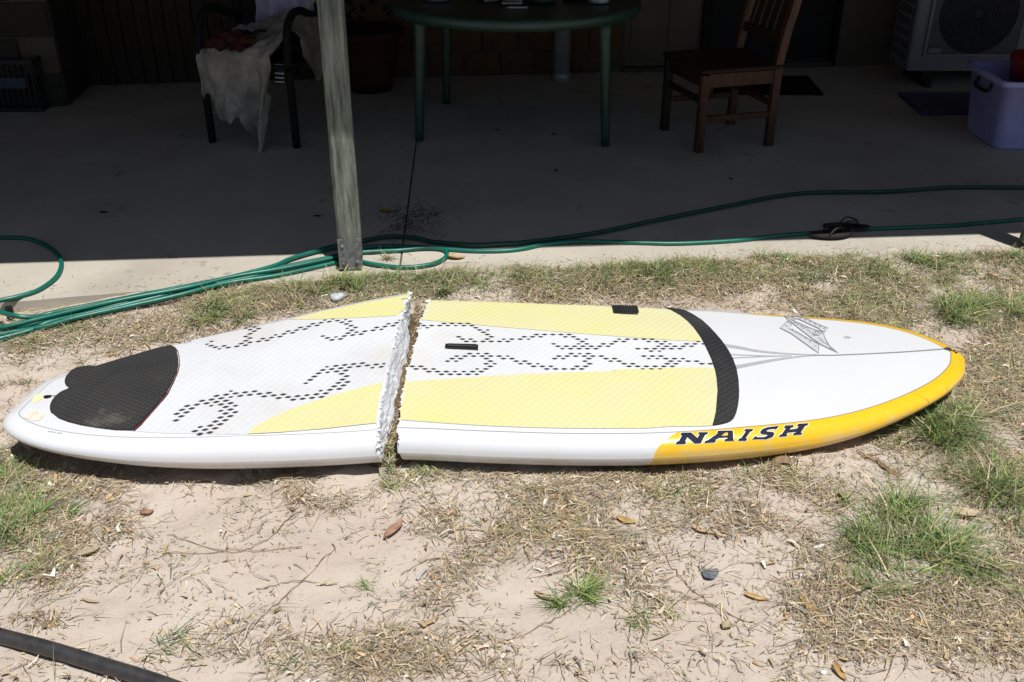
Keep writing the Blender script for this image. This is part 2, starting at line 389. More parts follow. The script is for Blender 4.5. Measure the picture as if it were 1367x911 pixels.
for i in range(13):
    x = -6 + i; y0 = eave(x - dx) - dy
    obj('rafter', beam((x, y0 + .05, EH - .045), (x, y0 + 3.6, EH + .07), .045, .09), M['cladding'], t)

# ------------------------------------------------------------------ verandah posts
def post(x, y, label):
    t = thing('timber_post', label, 'post', (x, y, SLAB_Z), 'timber posts along the patio edge')
    n = 90; z0 = SLAB_Z + .028; z1 = EH - .02; ring = []
    prof = [(-1, -.8), (-.8, -1), (-.3, -1.0), (.25, -1.0), (.8, -1), (1, -.8), (1, 0), (1, .8), (.8, 1), (0, 1), (-.8, 1), (-1, .8), (-1, 0)]
    V = []; F = []; h = .0445; kk = len(prof)
    for i in range(n + 1):
        z = z0 + (z1 - z0) * i / n
        for j, (a, b) in enumerate(prof):
            e = 1 + .035 * float(vnoise(j * 3.1, z, 5, 21)) + .02 * float(vnoise(j * 7.7, z, 19, 22))
            px, py = a * h * e, b * h * e
            V.append((x + px * cy_ - py * sy_, y + px * sy_ + py * cy_, z))
    for i in range(n):
        for j in range(kk): F.append((i * kk + j, i * kk + (j + 1) % kk, (i + 1) * kk + (j + 1) % kk, (i + 1) * kk + j))
    F += [tuple(range(kk - 1, -1, -1)), tuple(range(n * kk, n * kk + kk))]
    obj('timber', (V, F), M['wood'], t)
    q = lambda a, b, z: (x + a * cy_ - b * sy_, y + a * sy_ + b * cy_, z)
    # stirrup: plate with a V notch, side straps
    zt = SLAB_Z + .135; zb = SLAB_Z + .012; V = []
    sh = [(-.044, zb), (.044, zb), (.044, zt), (.026, zt), (.014, zt - .045), (-.012, zt - .045), (-.026, zt), (-.044, zt)]
    for b in (-.0535, -.0495): V += [q(a, b, z) for a, z in sh]
    F = [tuple(range(8)), tuple(range(15, 7, -1))] + [(i, i + 8, (i + 1) % 8 + 8, (i + 1) % 8) for i in range(8)]
    br = obj('post_bracket', (V, F), M['steel'], t)
    sub('bracket_foot', box(x - .03, x + .03, y - .03, y + .03, SLAB_Z, SLAB_Z + .03), M['steel'], br, t.location)
    for a, z in ((-.026, SLAB_Z + .035), (.024, SLAB_Z + .04), (-.028, SLAB_Z + .105)):
        sub('bolt', lathe([(.006, 0), (.006, .004), (.003, .006)], (0, 0, 0), 8)[0] and
            ([tuple(np.array(q(a, -.0535, z)) + np.array((v[0], -v[2], v[1]))) for v in lathe([(.006, 0), (.006, .004), (.003, .006)], (0, 0, 0), 8)[0]],
             lathe([(.006, 0), (.006, .004), (.003, .006)], (0, 0, 0), 8)[1]), M['steel'], br, t.location)
post(-.622, 3.553, 'weathered grey green timber post with a steel bracket at its foot beside the hose bundle')
post(2.105, 3.73, 'timber post at the right end of the slab edge past the flip-flops')

# ------------------------------------------------------------------ surfboard halves
BT = .115
def polydist(P, Q):
    """distance of points P (n,2) to the polyline Q"""
    d = np.full(len(P), 1e9)
    for a, b in zip(Q[:-1], Q[1:]):
        ab = b - a; t_ = np.clip(((P - a) @ ab) / (ab @ ab + 1e-12), 0, 1)
        d = np.minimum(d, np.linalg.norm(P - (a + t_[:, None] * ab), axis=1))
    return d
class Half: pass
def smooth_interp(s, pts):
    xs = np.array([p[0] for p in pts]); ys = np.array([p[1] for p in pts]); o_ = np.argsort(xs); xs, ys = xs[o_], ys[o_]
    if len(xs) > 3:
        m_ = np.gradient(ys, xs); s = np.clip(s, xs[0], xs[-1]); i = np.clip(np.searchsorted(xs, s) - 1, 0, len(xs) - 2)
        h = xs[i + 1] - xs[i]; u = (s - xs[i]) / h
        return (2 * u ** 3 - 3 * u ** 2 + 1) * ys[i] + (u ** 3 - 2 * u ** 2 + u) * h * m_[i] + (-2 * u ** 3 + 3 * u ** 2) * ys[i + 1] + (u ** 3 - u ** 2) * h * m_[i + 1]
    return np.interp(s, xs, ys)
def make_half(O, ang, far, near, s_end, brk, zb_fn, T_fn, end_first):
    """grid of the board half; far/near: outline t(s); s_end: the tail or nose; brk: jagged break line s(t)"""
    far = [(math.sqrt(abs(s_end - p[0])), p[1]) for p in far]; near = [(math.sqrt(abs(s_end - p[0])), p[1]) for p in near]
    fo = lambda s: smooth_interp(np.sqrt(np.abs(s_end - np.asarray(s, float))), far); no_ = lambda s: smooth_interp(np.sqrt(np.abs(s_end - np.asarray(s, float))), near)
    ca, sa = math.cos(ang), math.sin(ang)
    W = lambda s, t_, z: (O[0] + s * ca - t_ * sa, O[1] + s * sa + t_ * ca, z)
    NU, NV = 170, 64
    v = np.sin(np.linspace(-1, 1, NV + 1) * math.pi / 2 * .985) / math.sin(math.pi / 2 * .985)
    # outline polyline
    sgn = 1 if end_first else -1
    ss = s_end + sgn * (1 - np.cos(np.linspace(0, math.pi / 2, 120))) * abs(s_end - (-.52 if not end_first else .3))
    tf = fo(ss); tn = no_(ss)
    Q = np.concatenate([np.stack([ss[::-1], tf[::-1]], 1), np.stack([ss, tn], 1)])
    a = 1 - np.cos(np.linspace(0, 1, NU + 1) * math.pi / 2) ** 1.0
    a = a * .75 + np.linspace(0, 1, NU + 1) * .25 * np.linspace(0, 1, NU + 1)
    a = a / a[-1]
    S = np.zeros((NU + 1, NV + 1)); T_ = S.copy(); Z0 = S.copy(); Z1 = S.copy(); E_ = S.copy()
    for side in (0, 1):
        for j in range(NV + 1):
            # break position for this lane: iterate since t depends on s
            t0 = 0.
            for _ in range(3):
                sb = brk(t0, side); f0, n0 = float(fo([sb])[0]), float(no_([sb])[0]); t0 = (f0 + n0) / 2 + v[j] * (f0 - n0) / 2
            s = s_end + a * (sb - s_end)
            f_ = fo(s); n_ = no_(s)
            t_ = (f_ + n_) / 2 + v[j] * (f_ - n_) / 2
            e = polydist(np.stack([s, t_], 1), Q); e[0] = 0
            if j in (0, NV): e[:] = 0
            Tt = T_fn(s, t_); zb = zb_fn(s, t_)
            r = .060; u = np.clip(e / r, 0, 1); prof = (1 - (1 - u) ** 2.3) ** (1 / 2.3)
            rb = .075; ub = np.clip(e / rb, 0, 1); profb = (1 - (1 - ub) ** 2.0) ** (1 / 2.0)
            crown = .010 * (1 - np.exp(-(e / .16) ** 2))
            mid = zb + Tt * .46
            if side == 0: S[:, j] = s; T_[:, j] = t_; E_[:, j] = e; Z0[:, j] = mid + (Tt * .54 - .010) * prof + crown
            else: S2 = S if j == 0 and False else None; Z1[:, j] = mid - Tt * .46 * profb; 
            if side == 1:
                if j == 0: Sb = np.zeros_like(S); Tb = np.zeros_like(S); Eb = np.zeros_like(S)
                Sb[:, j] = s; Tb[:, j] = t_; Eb[:, j] = e
    h = Half(); h.W = W; h.NU = NU; h.NV = NV
    top = np.stack([O[0] + S * ca - T_ * sa, O[1] + S * sa + T_ * ca, Z0], -1)
    bot = np.stack([O[0] + Sb * ca - Tb * sa, O[1] + Sb * sa + Tb * ca, Z1], -1)
    # outer lanes of the bottom share the outline of the top
    bot[:, 0] = top[:, 0]; bot[:, -1] = top[:, -1]; bot[0] = top[0]
    nn = (NU + 1) * (NV + 1); I = np.arange(nn).reshape(NU + 1, NV + 1)
    V = np.concatenate([top.reshape(-1, 3), bot.reshape(-1, 3)])
    Ft = np.stack([I[:-1, :-1], I[1:, :-1], I[1:, 1:], I[:-1, 1:]], -1).reshape(-1, 4)
    if not end_first: Ft = Ft[:, ::-1]
    Fb = (Ft + nn)[:, ::-1]
    h.V = V; h.F = np.concatenate([Ft, Fb]); h.top = top; h.bot = bot; h.Ft = Ft
    h.e = np.concatenate([E_.ravel(), Eb.ravel()]); h.s = np.concatenate([S.ravel(), Sb.ravel()]); h.t = np.concatenate([T_.ravel(), Tb.ravel()])
    h.side = np.concatenate([np.zeros(nn), np.ones(nn)])
    h.bvh = BVHTree.FromPolygons([tuple(map(float, p)) for p in V[:nn]], [tuple(map(int, f)) for f in Ft])
    return h
def jag(t, side, seed, amp=.007):
    return amp * float(vnoise(t, side * 5., 16, seed)) + amp * .8 * float(vnoise(t, side * 3., 55, seed + 1)) + amp * .35 * float(vnoise(t, side, 140, seed + 2))
# break lines read from the photograph
LTOP = [at(480 + a / 3.5, 380 + b / 3.5, .165)[:2] for a, b in ((236, 48), (200, 150), (165, 250), (140, 350), (118, 440), (102, 500), (88, 600), (86, 680), (96, 760), (104, 810))]
RTOP = [at(480 + a / 3.5, 380 + b / 3.5, .128)[:2] for a, b in ((322, 80), (292, 170), (262, 270), (232, 370), (208, 440), (202, 500), (188, 580), (176, 640), (180, 720), (168, 800), (162, 830))]
angL = R(13); OL = (-.35, 2.70); OR = (0., 2.70)
def to_loc(p, O, ang): dx_, dy_ = p[0] - O[0], p[1] - O[1]; return dx_ * math.cos(ang) + dy_ * math.sin(ang), -dx_ * math.sin(ang) + dy_ * math.cos(ang)
Lb = sorted([to_loc(p, OL, angL)[::-1] for p in LTOP]); Rb = sorted([to_loc(p, OR, 0)[::-1] for p in RTOP])
def brkL(t, side):
    s = float(np.interp(t, [q[0] for q in Lb], [q[1] for q in Lb])) + jag(t, 0, 31, .006)
    if side: s += .022 * float(np.clip(1 - (t / .42) ** 2, 0, 1)) ** .6 + .004 - .026 * float(sst(.05, .42, t)) + jag(t, 1, 41, .008)
    return s
def brkR(t, side):
    s = float(np.interp(t, [q[0] for q in Rb], [q[1] for q in Rb])) + jag(t, 0, 51, .007)
    if side: s += .01 + jag(t, 1, 61, .01)
    return s
farL = [(0.3, 0.425), (0.2, 0.415), (0.107, 0.402), (-0.065, 0.378), (-0.285, 0.331), (-0.425, 0.3), (-0.529, 0.278), (-0.693, 0.232), (-0.906, 0.162), (-1.0, 0.128), (-1.055, 0.082), (-1.09, 0.0), (-1.115, -0.07), (-1.122, -0.1)]
nearL = [(-1.122, -0.1), (-1.116, -0.1298), (-1.097, -0.1635), (-1.065, -0.1995), (-1.021, -0.2367), (-0.964, -0.2738), (-0.894, -0.3097), (-0.812, -0.3435), (-0.718, -0.3741), (-0.61, -0.4009), (-0.49, -0.4232), (-0.357, -0.4405), (-0.212, -0.4527), (-0.054, -0.4595), (0.117, -0.4614), (0.3, -0.4587)]
farR = [(1.422, 0.043), (1.412, 0.080), (1.386, 0.134), (1.342, 0.192), (1.281, 0.246), (1.202, 0.290), (1.106, 0.322), (0.992, 0.344), (0.86, 0.358), (0.711, 0.370), (0.545, 0.3795), (0.361, 0.3935), (0.16, 0.4129), (-0.059, 0.430), (-0.296, 0.442), (-0.55, 0.4426)]
nearR = [(1.422, 0.043), (1.412, 0.004), (1.386, -0.0530), (1.342, -0.1101), (1.281, -0.168), (1.202, -0.2250), (1.106, -0.2819), (0.992, -0.3375), (0.86, -0.3871), (0.711, -0.4273), (0.545, -0.4555), (0.361, -0.472), (0.16, -0.4735), (-0.059, -0.4624), (-0.296, -0.4451), (-0.55, -0.4414)]
zbL = lambda s, t: .040 + .030 * sst(-.5, -1.12, s) + .022 * (t / .45) * sst(-.7, .1, s)
TL = lambda s, t: BT - .045 * sst(-.45, -1.12, s)
zbR = lambda s, t: .012 + .045 * sst(.75, 1.42, s) ** 1.3
TR = lambda s, t: BT - .050 * sst(.6, 1.42, s)
HL = make_half(OL, angL, farL, nearL, -1.122, brkL, zbL, TL, True)
HR = make_half(OR, 0., farR, nearR, 1.422, brkR, zbR, TR, False)

def board_material(name, nose):
    m = bpy.data.materials.new(name); m.use_nodes = True; t = m.node_tree; L = t.links; b = t.nodes['Principled BSDF']
    at_ = lambda n: (lambda a: a.outputs['Fac'])(node(t, 'ShaderNodeAttribute', attribute_name=n))
    e, s, tt, sd_ = at_('edge'), at_('along'), at_('across'), at_('under')
    def step(x, a, w_=.0006):
        n = node(t, 'ShaderNodeMapRange'); n.inputs[1].default_value = a - w_; n.inputs[2].default_value = a + w_; L.new(x, n.inputs[0]); return n.outputs[0]
    inv = lambda x: mth(t, 'SUBTRACT', 1., x)
    mul = lambda a, b_: mth(t, 'MULTIPLY', a, b_)
    topm = inv(step(sd_, .5, .1))
    col = mixc(t, 0., (.655, .675, .71), (.7, .7, .7))
    tc = node(t, 'ShaderNodeTexCoord')
    def noi(sc, d=6, r=.6):
        n = node(t, 'ShaderNodeTexNoise'); n.inputs['Scale'].default_value = sc; n.inputs['Detail'].default_value = d; n.inputs['Roughness'].default_value = r
        L.new(tc.outputs['Object'], n.inputs['Vector']); return n.outputs['Fac']
    def ramp(f, a, b_):
        n = node(t, 'ShaderNodeMapRange'); n.inputs[1].default_value = a; n.inputs[2].default_value = b_; L.new(f, n.inputs[0]); return n.outputs[0]
    dirt = mul(ramp(noi(6, 10, .75), .5, .8), .35)
    col = mixc(t, dirt, col, (.60, .58, .54))
    pin = .046
    if nose:
        # yellow rail: outside the pinline, forward of a slanting, slightly bowed boundary on the near rail
        sg = mth(t, 'SUBTRACT', 1., mul(step(sd_, .5, .1), 2.)); far_ = step(tt, 0., .01)
        lim = mth(t, 'ADD', mth(t, 'ADD', mul(mul(e, sg), 1.5), .383), mul(far_, .36))                     # near rail: starts at s=.30 low down, .47 at the pinline
        near_y = mth(t, 'GREATER_THAN', mth(t, 'SUBTRACT', s, lim), 0.)
        band = inv(step(e, pin))
        yel = mul(band, near_y)
        under = step(sd_, .5, .1)
        yel_n = mul(yel, inv(mul(under, step(s, .30))) ) if False else yel
        scuff = mul(ramp(noi(30, 8, .8), .55, .68), .5)
        ycol = mixc(t, scuff, (.80, .475, .018), (.74, .55, .17))
        lowr = mul(ramp(e, .006, .0), ramp(noi(14, 8, .8), .42, .6))   # scraped along the widest line of the rail
        ycol = mixc(t, mul(lowr, .75), ycol, (.55, .48, .30))
        col = mixc(t, yel, col, ycol)
    pw = .0016 if nose else .0011; pl_ = mul(mul(step(e, pin - pw), inv(step(e, pin + pw))), topm)
    col = mixc(t, mul(pl_, .85), col, (.16, .15, .13))
    grub = mul(step(sd_, .5, .1), ramp(noi(10), .35, .7))
    col = mixc(t, mul(grub, .6), col, (.62, .50, .36) if not nose else (.66, .52, .30))
    L.new(col, b.inputs['Base Color']); b.inputs['Roughness'].default_value = .28; b.inputs['Coat Weight'].default_value = .25; b.inputs['Coat Roughness'].default_value = .12
    bp = node(t, 'ShaderNodeBump'); bp.inputs['Strength'].default_value = .12; bp.inputs['Distance'].default_value = .003
    L.new(noi(34, 4), bp.inputs['Height']); L.new(bp.outputs[0], b.inputs['Normal'])
    return m
def eva(name, c, c2, ang, h=.6, dirt=None, pitch=(.0262, .0320), rough=.75):
    """soft deck foam with a pressed diamond pattern"""
    m = bpy.data.materials.new(name); m.use_nodes = True; t = m.node_tree; L = t.links; b = t.nodes['Principled BSDF']
    tc = node(t, 'ShaderNodeTexCoord'); mp = node(t, 'ShaderNodeMapping'); mp.inputs['Rotation'].default_value = (0, 0, -ang); L.new(tc.outputs['Object'], mp.inputs[0])
    sx = node(t, 'ShaderNodeSeparateXYZ'); L.new(mp.outputs[0], sx.inputs[0])
    ka, kb = math.pi / pitch[0], math.pi / pitch[1]
    a_ = mth(t, 'MULTIPLY', sx.outputs[0], ka); b_ = mth(t, 'MULTIPLY', sx.outputs[1], kb)
    p = mth(t, 'ABSOLUTE', mth(t, 'SINE', mth(t, 'ADD', a_, b_))); q = mth(t, 'ABSOLUTE', mth(t, 'SINE', mth(t, 'SUBTRACT', a_, b_)))
    hgt = mth(t, 'POWER', mth(t, 'MULTIPLY', p, q), .5)
    def noi(sc, d=6, r=.6):
        n = node(t, 'ShaderNodeTexNoise'); n.inputs['Scale'].default_value = sc; n.inputs['Detail'].default_value = d; n.inputs['Roughness'].default_value = r
        L.new(tc.outputs['Object'], n.inputs['Vector']); return n.outputs['Fac']
    def ramp(f, x, y):
        n = node(t, 'ShaderNodeMapRange'); n.inputs[1].default_value = x; n.inputs[2].default_value = y; L.new(f, n.inputs[0]); return n.outputs[0]
    col = mixc(t, ramp(noi(4), .3, .7), c, c2)
    col = mixc(t, mth(t, 'MULTIPLY', ramp(hgt, .42, .12), .07 if c[0] > .3 else .2), col, tuple(k * .62 for k in c))
    if dirt: col = mixc(t, mth(t, 'MULTIPLY', ramp(noi(3.3, 10, .7), .52, .74), dirt[1]), col, dirt[0])
    L.new(col, b.inputs['Base Color']); b.inputs['Roughness'].default_value = rough; b.inputs['Specular IOR Level'].default_value = .2
    bp = node(t, 'ShaderNodeBump'); bp.inputs['Strength'].default_value = h; bp.inputs['Distance'].default_value = .0035
    L.new(mth(t, 'ADD', hgt, mth(t, 'MULTIPLY', noi(300, 2), .15)), bp.inputs['Height']); L.new(bp.outputs[0], b.inputs['Normal'])
    return m
def put_attrs(me, h, keep=None):
    for n, a in (('edge', h.e), ('along', h.s), ('across', h.t), ('under', h.side)):
        at_ = me.attributes.new(n, 'FLOAT', 'POINT'); at_.data.foreach_set('value', np.ascontiguousarray(a, dtype=np.float32))

CAMV = Vector((0, 0, CAM_H))
def on(h, u, v, off=.001):
    d = Vector(ray(u, v)).normalized(); p, n, i, _ = h.bvh.ray_cast(CAMV, d)
    if p is None:
        q = Vector(at(u, v, .12)); p, n, i, _ = h.bvh.find_nearest(q)
    if n.z < 0: n = -n
    return np.array(p + n * off)
def decal(h, polys, off=.001, g=6., thick=False):
    """printed or glued shapes: photo outlines laid on the deck surface as real mesh"""
    V = []; F = []
    for P in polys:
        bm = bmesh.new(); vs2 = [bm.verts.new((p[0], p[1], 0)) for p in P]
        for tr in tessellate_polygon([[Vector((p[0], p[1], 0)) for p in P]]):
            try: bm.faces.new([vs2[i] for i in tr])
            except ValueError: pass
        if g:
            xs = [p[0] for p in P]; ys = [p[1] for p in P]
            for ax, lo, hi, gg in ((0, min(xs), max(xs), g), (1, min(ys), max(ys), g)):
                k_ = math.ceil(lo / gg) * gg
                while k_ < hi:
                    co = (k_, 0, 0) if ax == 0 else (0, k_, 0); no = (1, 0, 0) if ax == 0 else (0, 1, 0)
                    bmesh.ops.bisect_plane(bm, geom=bm.verts[:] + bm.edges[:] + bm.faces[:], plane_co=co, plane_no=no, dist=1e-5); k_ += gg
        bm.verts.ensure_lookup_table(); bm.verts.index_update(); n0 = len(V)
        V += [on(h, v.co.x, v.co.y, off) for v in bm.verts]
        for f in bm.faces:
            ix = [n0 + v.index for v in f.verts]
            a, b, c = (np.array(V[ix[0]]), np.array(V[ix[1]]), np.array(V[ix[2]]))
            if np.cross(b - a, c - a)[2] < 0: ix.reverse()
            F.append(tuple(ix))
        if thick:
            m0 = len(V); V += [on(h, v.co.x, v.co.y, -.002) for v in bm.verts]
            for ed in bm.edges:
                if len(ed.link_faces) == 1:
                    a, b = ed.verts[0].index, ed.verts[1].index; F.append((n0 + a, n0 + b, m0 + b, m0 + a))
        bm.free()
    return V, F
def crop(ox, oy, sc, pts): return [(ox + a / sc, oy + b / sc) for a, b in pts]
C7 = lambda p: crop(0, 380, 3.503, p); C8 = lambda p: crop(230, 380, 3.503, p); C9 = lambda p: crop(500, 380, 3.4175, p)
C10 = lambda p: crop(800, 380, 3.503, p); C11 = lambda p: crop(1000, 380, 3.504, p)
def dense(P, n=6): return [tuple(p) for p in smoothpath([(*p, 0) for p in P], n)]
def dense2(P, n=6): return [(p[0], p[1]) for p in smoothpath([(*q, 0) for q in P], n)]

def foam_face(h, end_rows, nose):
    """the torn end between the deck break line and the bottom break line"""
    a = h.top[-1]; b = h.bot[-1]; n = len(a); rows = 12; V = []
    for r in range(rows + 1):
        f = r / rows
        for j in range(n):
            p = a[j] * (1 - f) + b[j] * f; p[0] += .0
            if 0 < r < rows and 0 < j < n - 1:
                k_ = .0022 * float(vnoise(j * .35, r * .9, 1., 71)) + .0016 * float(vnoise(j * 1.1, r * 2.1, 1., 72))
                p = p + np.array([k_, 0, 0]) * (-1 if nose else 1)
            V.append(p)
    F = [(r * n + j, r * n + j + 1, (r + 1) * n + j + 1, (r + 1) * n + j) for r in range(rows) for j in range(n - 1)]
    return V, F
M['board_tail'] = board_material('gloss_white_board', False)
M['board_nose'] = board_material('gloss_white_and_yellow_board', True)
M['eva_white_t'] = eva('white_deck_foam_tail', (.615, .635, .675), (.55, .57, .605), angL, .28, ((.52, .45, .36), .45))
M['eva_white_n'] = eva('white_deck_foam_nose', (.625, .645, .68), (.57, .59, .62), 0, .28, ((.56, .50, .41), .35))
M['eva_yel_t'] = eva('pale_yellow_deck_foam_tail', (.62, .605, .265), (.61, .595, .33), angL, .32, ((.55, .48, .30), .4))
M['eva_yel_n'] = eva('pale_yellow_deck_foam_nose', (.62, .605, .275), (.62, .60, .38), 0, .32, ((.55, .51, .33), .35))
M['eva_black_t'] = eva('black_tail_pad_foam', (.032, .032, .034), (.046, .045, .044), angL, 1., ((.20, .18, .155), .85), (.022, .02))
M['eva_black_n'] = eva('black_deck_pad_foam', (.022, .023, .026), (.03, .03, .033), 0, 1., ((.09, .09, .085), .35), (.026, .024))
M['foam'] = mat('torn_foam', (.84, .86, .90), .9, .1, c2=(.70, .72, .77), sc=120, bump=.7, bsc=320, bdist=.003)
M['print_black'] = mat('black_print', (.045, .045, .050), .6, .3, c2=(.045, .045, .05), sc=50)
M['print_navy'] = mat('navy_print', (.010, .014, .034), .7, .15, c2=(.018, .022, .042), sc=60)
M['print_white'] = mat('white_print', (.8, .8, .82), .4, .4, var=.05)
M['print_grey'] = mat('grey_print', (.30, .32, .34), .5, .3, c2=(.42, .44, .46), sc=150)
M['print_pale'] = mat('pale_grey_print', (.57, .59, .62), .5, .3, c2=(.44, .46, .48), sc=220)
M['print_dgrey'] = mat('dark_grey_print', (.15, .16, .17), .5, .3, c2=(.32, .33, .34), sc=200)
M['print_red'] = mat('red_line_print', (.14, .03, .022), .5, .3, var=.2)
M['worn'] = mat('worn_patch', (.55, .47, .36), .7, .2, c2=(.74, .70, .62), sc=50)
M['yellow_stain'] = mat('yellow_stain', (.70, .60, .20), .7, .2, c2=(.78, .76, .6), sc=60)

DIAG = []
def lattice(h, curves, O, ang, region=None):
    """small black diamonds on a staggered grid wherever the printed bands run"""
    pu, pv = .0262, .0320; out = []; ca, sa = math.cos(ang), math.sin(ang)
    cur = []
    for P, wd in curves:
        q = [on(h, *p, 0.) for p in dense2(P, 6)]
        q = np.array([to_loc(x, O, ang) for x in q]); cur.append((q, wd))
    V = []; F = []
    allp = np.concatenate([c[0] for c in cur]); lo = allp.min(0) - .05; hi = allp.max(0) + .05
    I = []
    for i in range(int(lo[0] / (pu / 2)) - 1, int(hi[0] / (pu / 2)) + 2):
        for j in range(int(lo[1] / (pv / 2)) - 1, int(hi[1] / (pv / 2)) + 2):
            if (i + j) % 2 == 0: I.append((i * pu / 2, j * pv / 2))
    I = np.array(I); size = np.zeros(len(I))
    for q, wd in cur:
        n = len(q); d = np.full(len(I), 9.); fr = np.zeros(len(I))
        for k_ in range(n - 1):
            ab = q[k_ + 1] - q[k_]; tt = np.clip(((I - q[k_]) @ ab) / (ab @ ab + 1e-12), 0, 1); dd = np.linalg.norm(I - (q[k_] + tt[:, None] * ab), axis=1)
            m_ = dd < d; d[m_] = dd[m_]; fr[m_] = (k_ + tt[m_]) / (n - 1)
        w_ = np.where(wd[1], .55 + .45 * np.sin(np.pi * np.clip(fr, 0, 1)) ** .5, 1.) * wd[0]
        size = np.maximum(size, np.clip((w_ * 1.38 - d) / .006, 0, 1))
    for (s, t_), z in zip(I, size):
        if z < .3: continue
        k_ = .5 + .5 * z; a, b = pu * .40 * k_, pv * .165 * k_; n0 = len(V)
        for ds, dt in ((-a, 0), (0, -b), (a, 0), (0, b)):
            x = O[0] + (s + ds) * ca - (t_ + dt) * sa; y = O[1] + (s + ds) * sa + (t_ + dt) * ca
            p, n_, i_, _ = h.bvh.ray_cast(Vector((x, y, .6)), Vector((0, 0, -1)))
            if p is None: p = Vector((x, y, .1))
            V.append((p.x, p.y, p.z + .0042))
        F.append(tuple(range(n0, n0 + 4)))
    return V, F

def splinters(h, n_, sgn):
    V = []; F = []; a = h.top[-1]
    for _ in range(n_):
        j = random.randint(3, len(a) - 4); f = random.random(); p = a[j] * (1 - f) + a[j + 1] * f; w_ = random.uniform(.004, .016); l = .002 + min(.016, random.expovariate(1 / .0035)); dy_ = random.uniform(-.006, .006); dz_ = random.uniform(-.008, .007); n0 = len(V)
        V += [p + np.array((-.004 * sgn, -w_, .001)), p + np.array((-.004 * sgn, w_, .001)), p + np.array((l * sgn, dy_, dz_)), p + np.array((-.003 * sgn, 0, -.003))]; F += [(n0, n0 + 1, n0 + 2), (n0, n0 + 2, n0 + 3), (n0 + 1, n0 + 3, n0 + 2)]
    return V, F
# --- tail half
base = (-.9, 2.55, 0)
tl = thing('surfboard_tail_half', 'tail half of the snapped white paddleboard with black tail pad and torn foam end', 'surfboard', base, 'two halves of the snapped paddleboard')
o = obj('hull', (HL.V, HL.F), M['board_tail'], tl, True); put_attrs(o.data, HL)
obj('torn_foam', foam_face(HL, 0, False), M['foam'], tl); obj('torn_skin', splinters(HL, 55, 1), M['print_white'], tl)['kind'] = 'stuff'
# white deck foam: from the tail pad to the break
far_in = C8([(0, 282), (200, 240), (400, 200), (600, 156), (900, 88), (1108, 50)])
brk_px = crop(480, 380, 3.5, [(232, 62), (198, 150), (163, 250), (138, 350), (114, 440), (98, 500), (82, 600), (80, 660)])
brk_px = [(x + random.uniform(-1.0, .6), y) for x, y in dense2(brk_px, 3)]
near_in = C8([(950, 650), (600, 688), (300, 703), (0, 700)])
tailpad_in = C7([(640, 690), (720, 590), (790, 520), (832, 420), (838, 350), (812, 288)])
obj('deck_foam', decal(HL, [far_in + brk_px + near_in + tailpad_in], .0022, 8., True), M['eva_white_t'], tl, False)
yA = C8([(545, 168), (700, 130), (900, 88), (1108, 50)]) + [q for q in brk_px if q[1] < 422] + C8([(1050, 150), (900, 158), (700, 166)])
yB = [q for q in brk_px if q[1] > 511][0:] + C8([(955, 651), (700, 679), (500, 695), (352, 702), (380, 672), (450, 632), (560, 585), (640, 558), (760, 520), (880, 488), (975, 464)])
obj('yellow_foam', decal(HL, [yA], .0034, 8.), M['eva_yel_t'], tl); obj('yellow_foam', decal(HL, [yB], .0034, 8.), M['eva_yel_t'], tl)
tp = C7([(245, 590), (252, 572), (262, 552), (285, 522), (308, 503), (325, 492), (318, 478), (315, 462), (322, 440), (335, 418), (352, 400), (370, 390), (400, 386), (450, 390), (600, 345), (740, 305), (800, 292), (815, 300), (828, 320), (834, 350), (835, 375), (828, 410), (815, 440), (800, 470), (780, 508), (740, 558), (700, 605), (660, 648), (620, 685), (540, 683), (450, 672), (380, 660), (320, 645), (275, 628), (252, 610)])
VF = decal(HL, [tp], .007, 6., True)
pad = obj('tail_pad', VF, M['eva_black_t'], tl)
# raised kick at the back of the pad: two rounded lobes and arch bar
def ridge(h, P, hgt, wpx, n=5):
    """soft raised bar on the deck along a line of photo points"""
    pts = [on(h, *p, 0) for p in dense2(P, 8)]; rad = [wpx * (0.25 + .75 * math.sin(math.pi * i / (len(pts) - 1)) ** .5) for i in range(len(pts))]
    return tube([p + np.array((0, 0, hgt * .25)) for p in pts], rad, 10, hgt / wpx)
sub('pad_kick', join(ridge(HL, C7([(272, 605), (285, 560), (312, 520), (345, 500)]), .009, .030), ridge(HL, C7([(345, 478), (348, 445), (372, 410), (415, 398)]), .009, .028)), M['eva_black_t'], pad, base, True)
sub('pad_arch', ridge(HL, C7([(350, 600), (420, 530), (500, 470), (560, 420), (620, 370)]), .008, .03), M['eva_black_t'], pad, base, True)
sub('pad_outline', decal(HL, [C7([(622, 688), (665, 650), (745, 560), (785, 510), (820, 440), (832, 410), (839, 375), (837, 345), (830, 318), (815, 298), (818, 296), (834, 316), (841, 345), (843, 378), (836, 412), (823, 443), (788, 514), (748, 565), (668, 655), (630, 689)])], .0045, 6.), M['print_red'], pad, base)
obj('leash_plug', decal(HL, [C7([(205, 525), (220, 521), (243, 521), (240, 529), (222, 535), (205, 534)])], .003, 4.), M['black'], tl)
obj('centre_line', decal(HL, [C7([(243, 521), (275, 518), (275, 521), (243, 525)])], .0016, 4.), M['print_dgrey'], tl)
obj('stain', decal(HL, [C7([(150, 540), (165, 520), (185, 512), (203, 515), (198, 535), (182, 548), (160, 558)])], .0012, 4.), M['yellow_stain'], tl)
obj('worn_patch', decal(HL, [C7([(112, 625), (130, 600), (142, 585), (165, 592), (185, 600), (208, 604), (203, 622), (185, 636), (160, 642), (135, 632)])], .0012, 4.), M['worn'], tl)
obj('small_print', decal(HL, [C7([(x, y), (x + 11, y + .5), (x + 10, y + 5), (x + 1, y + 5)]) for x, y in ((224, 686), (237, 687), (250, 690), (266, 693), (279, 694))], .0014, 0), M['print_grey'], tl)
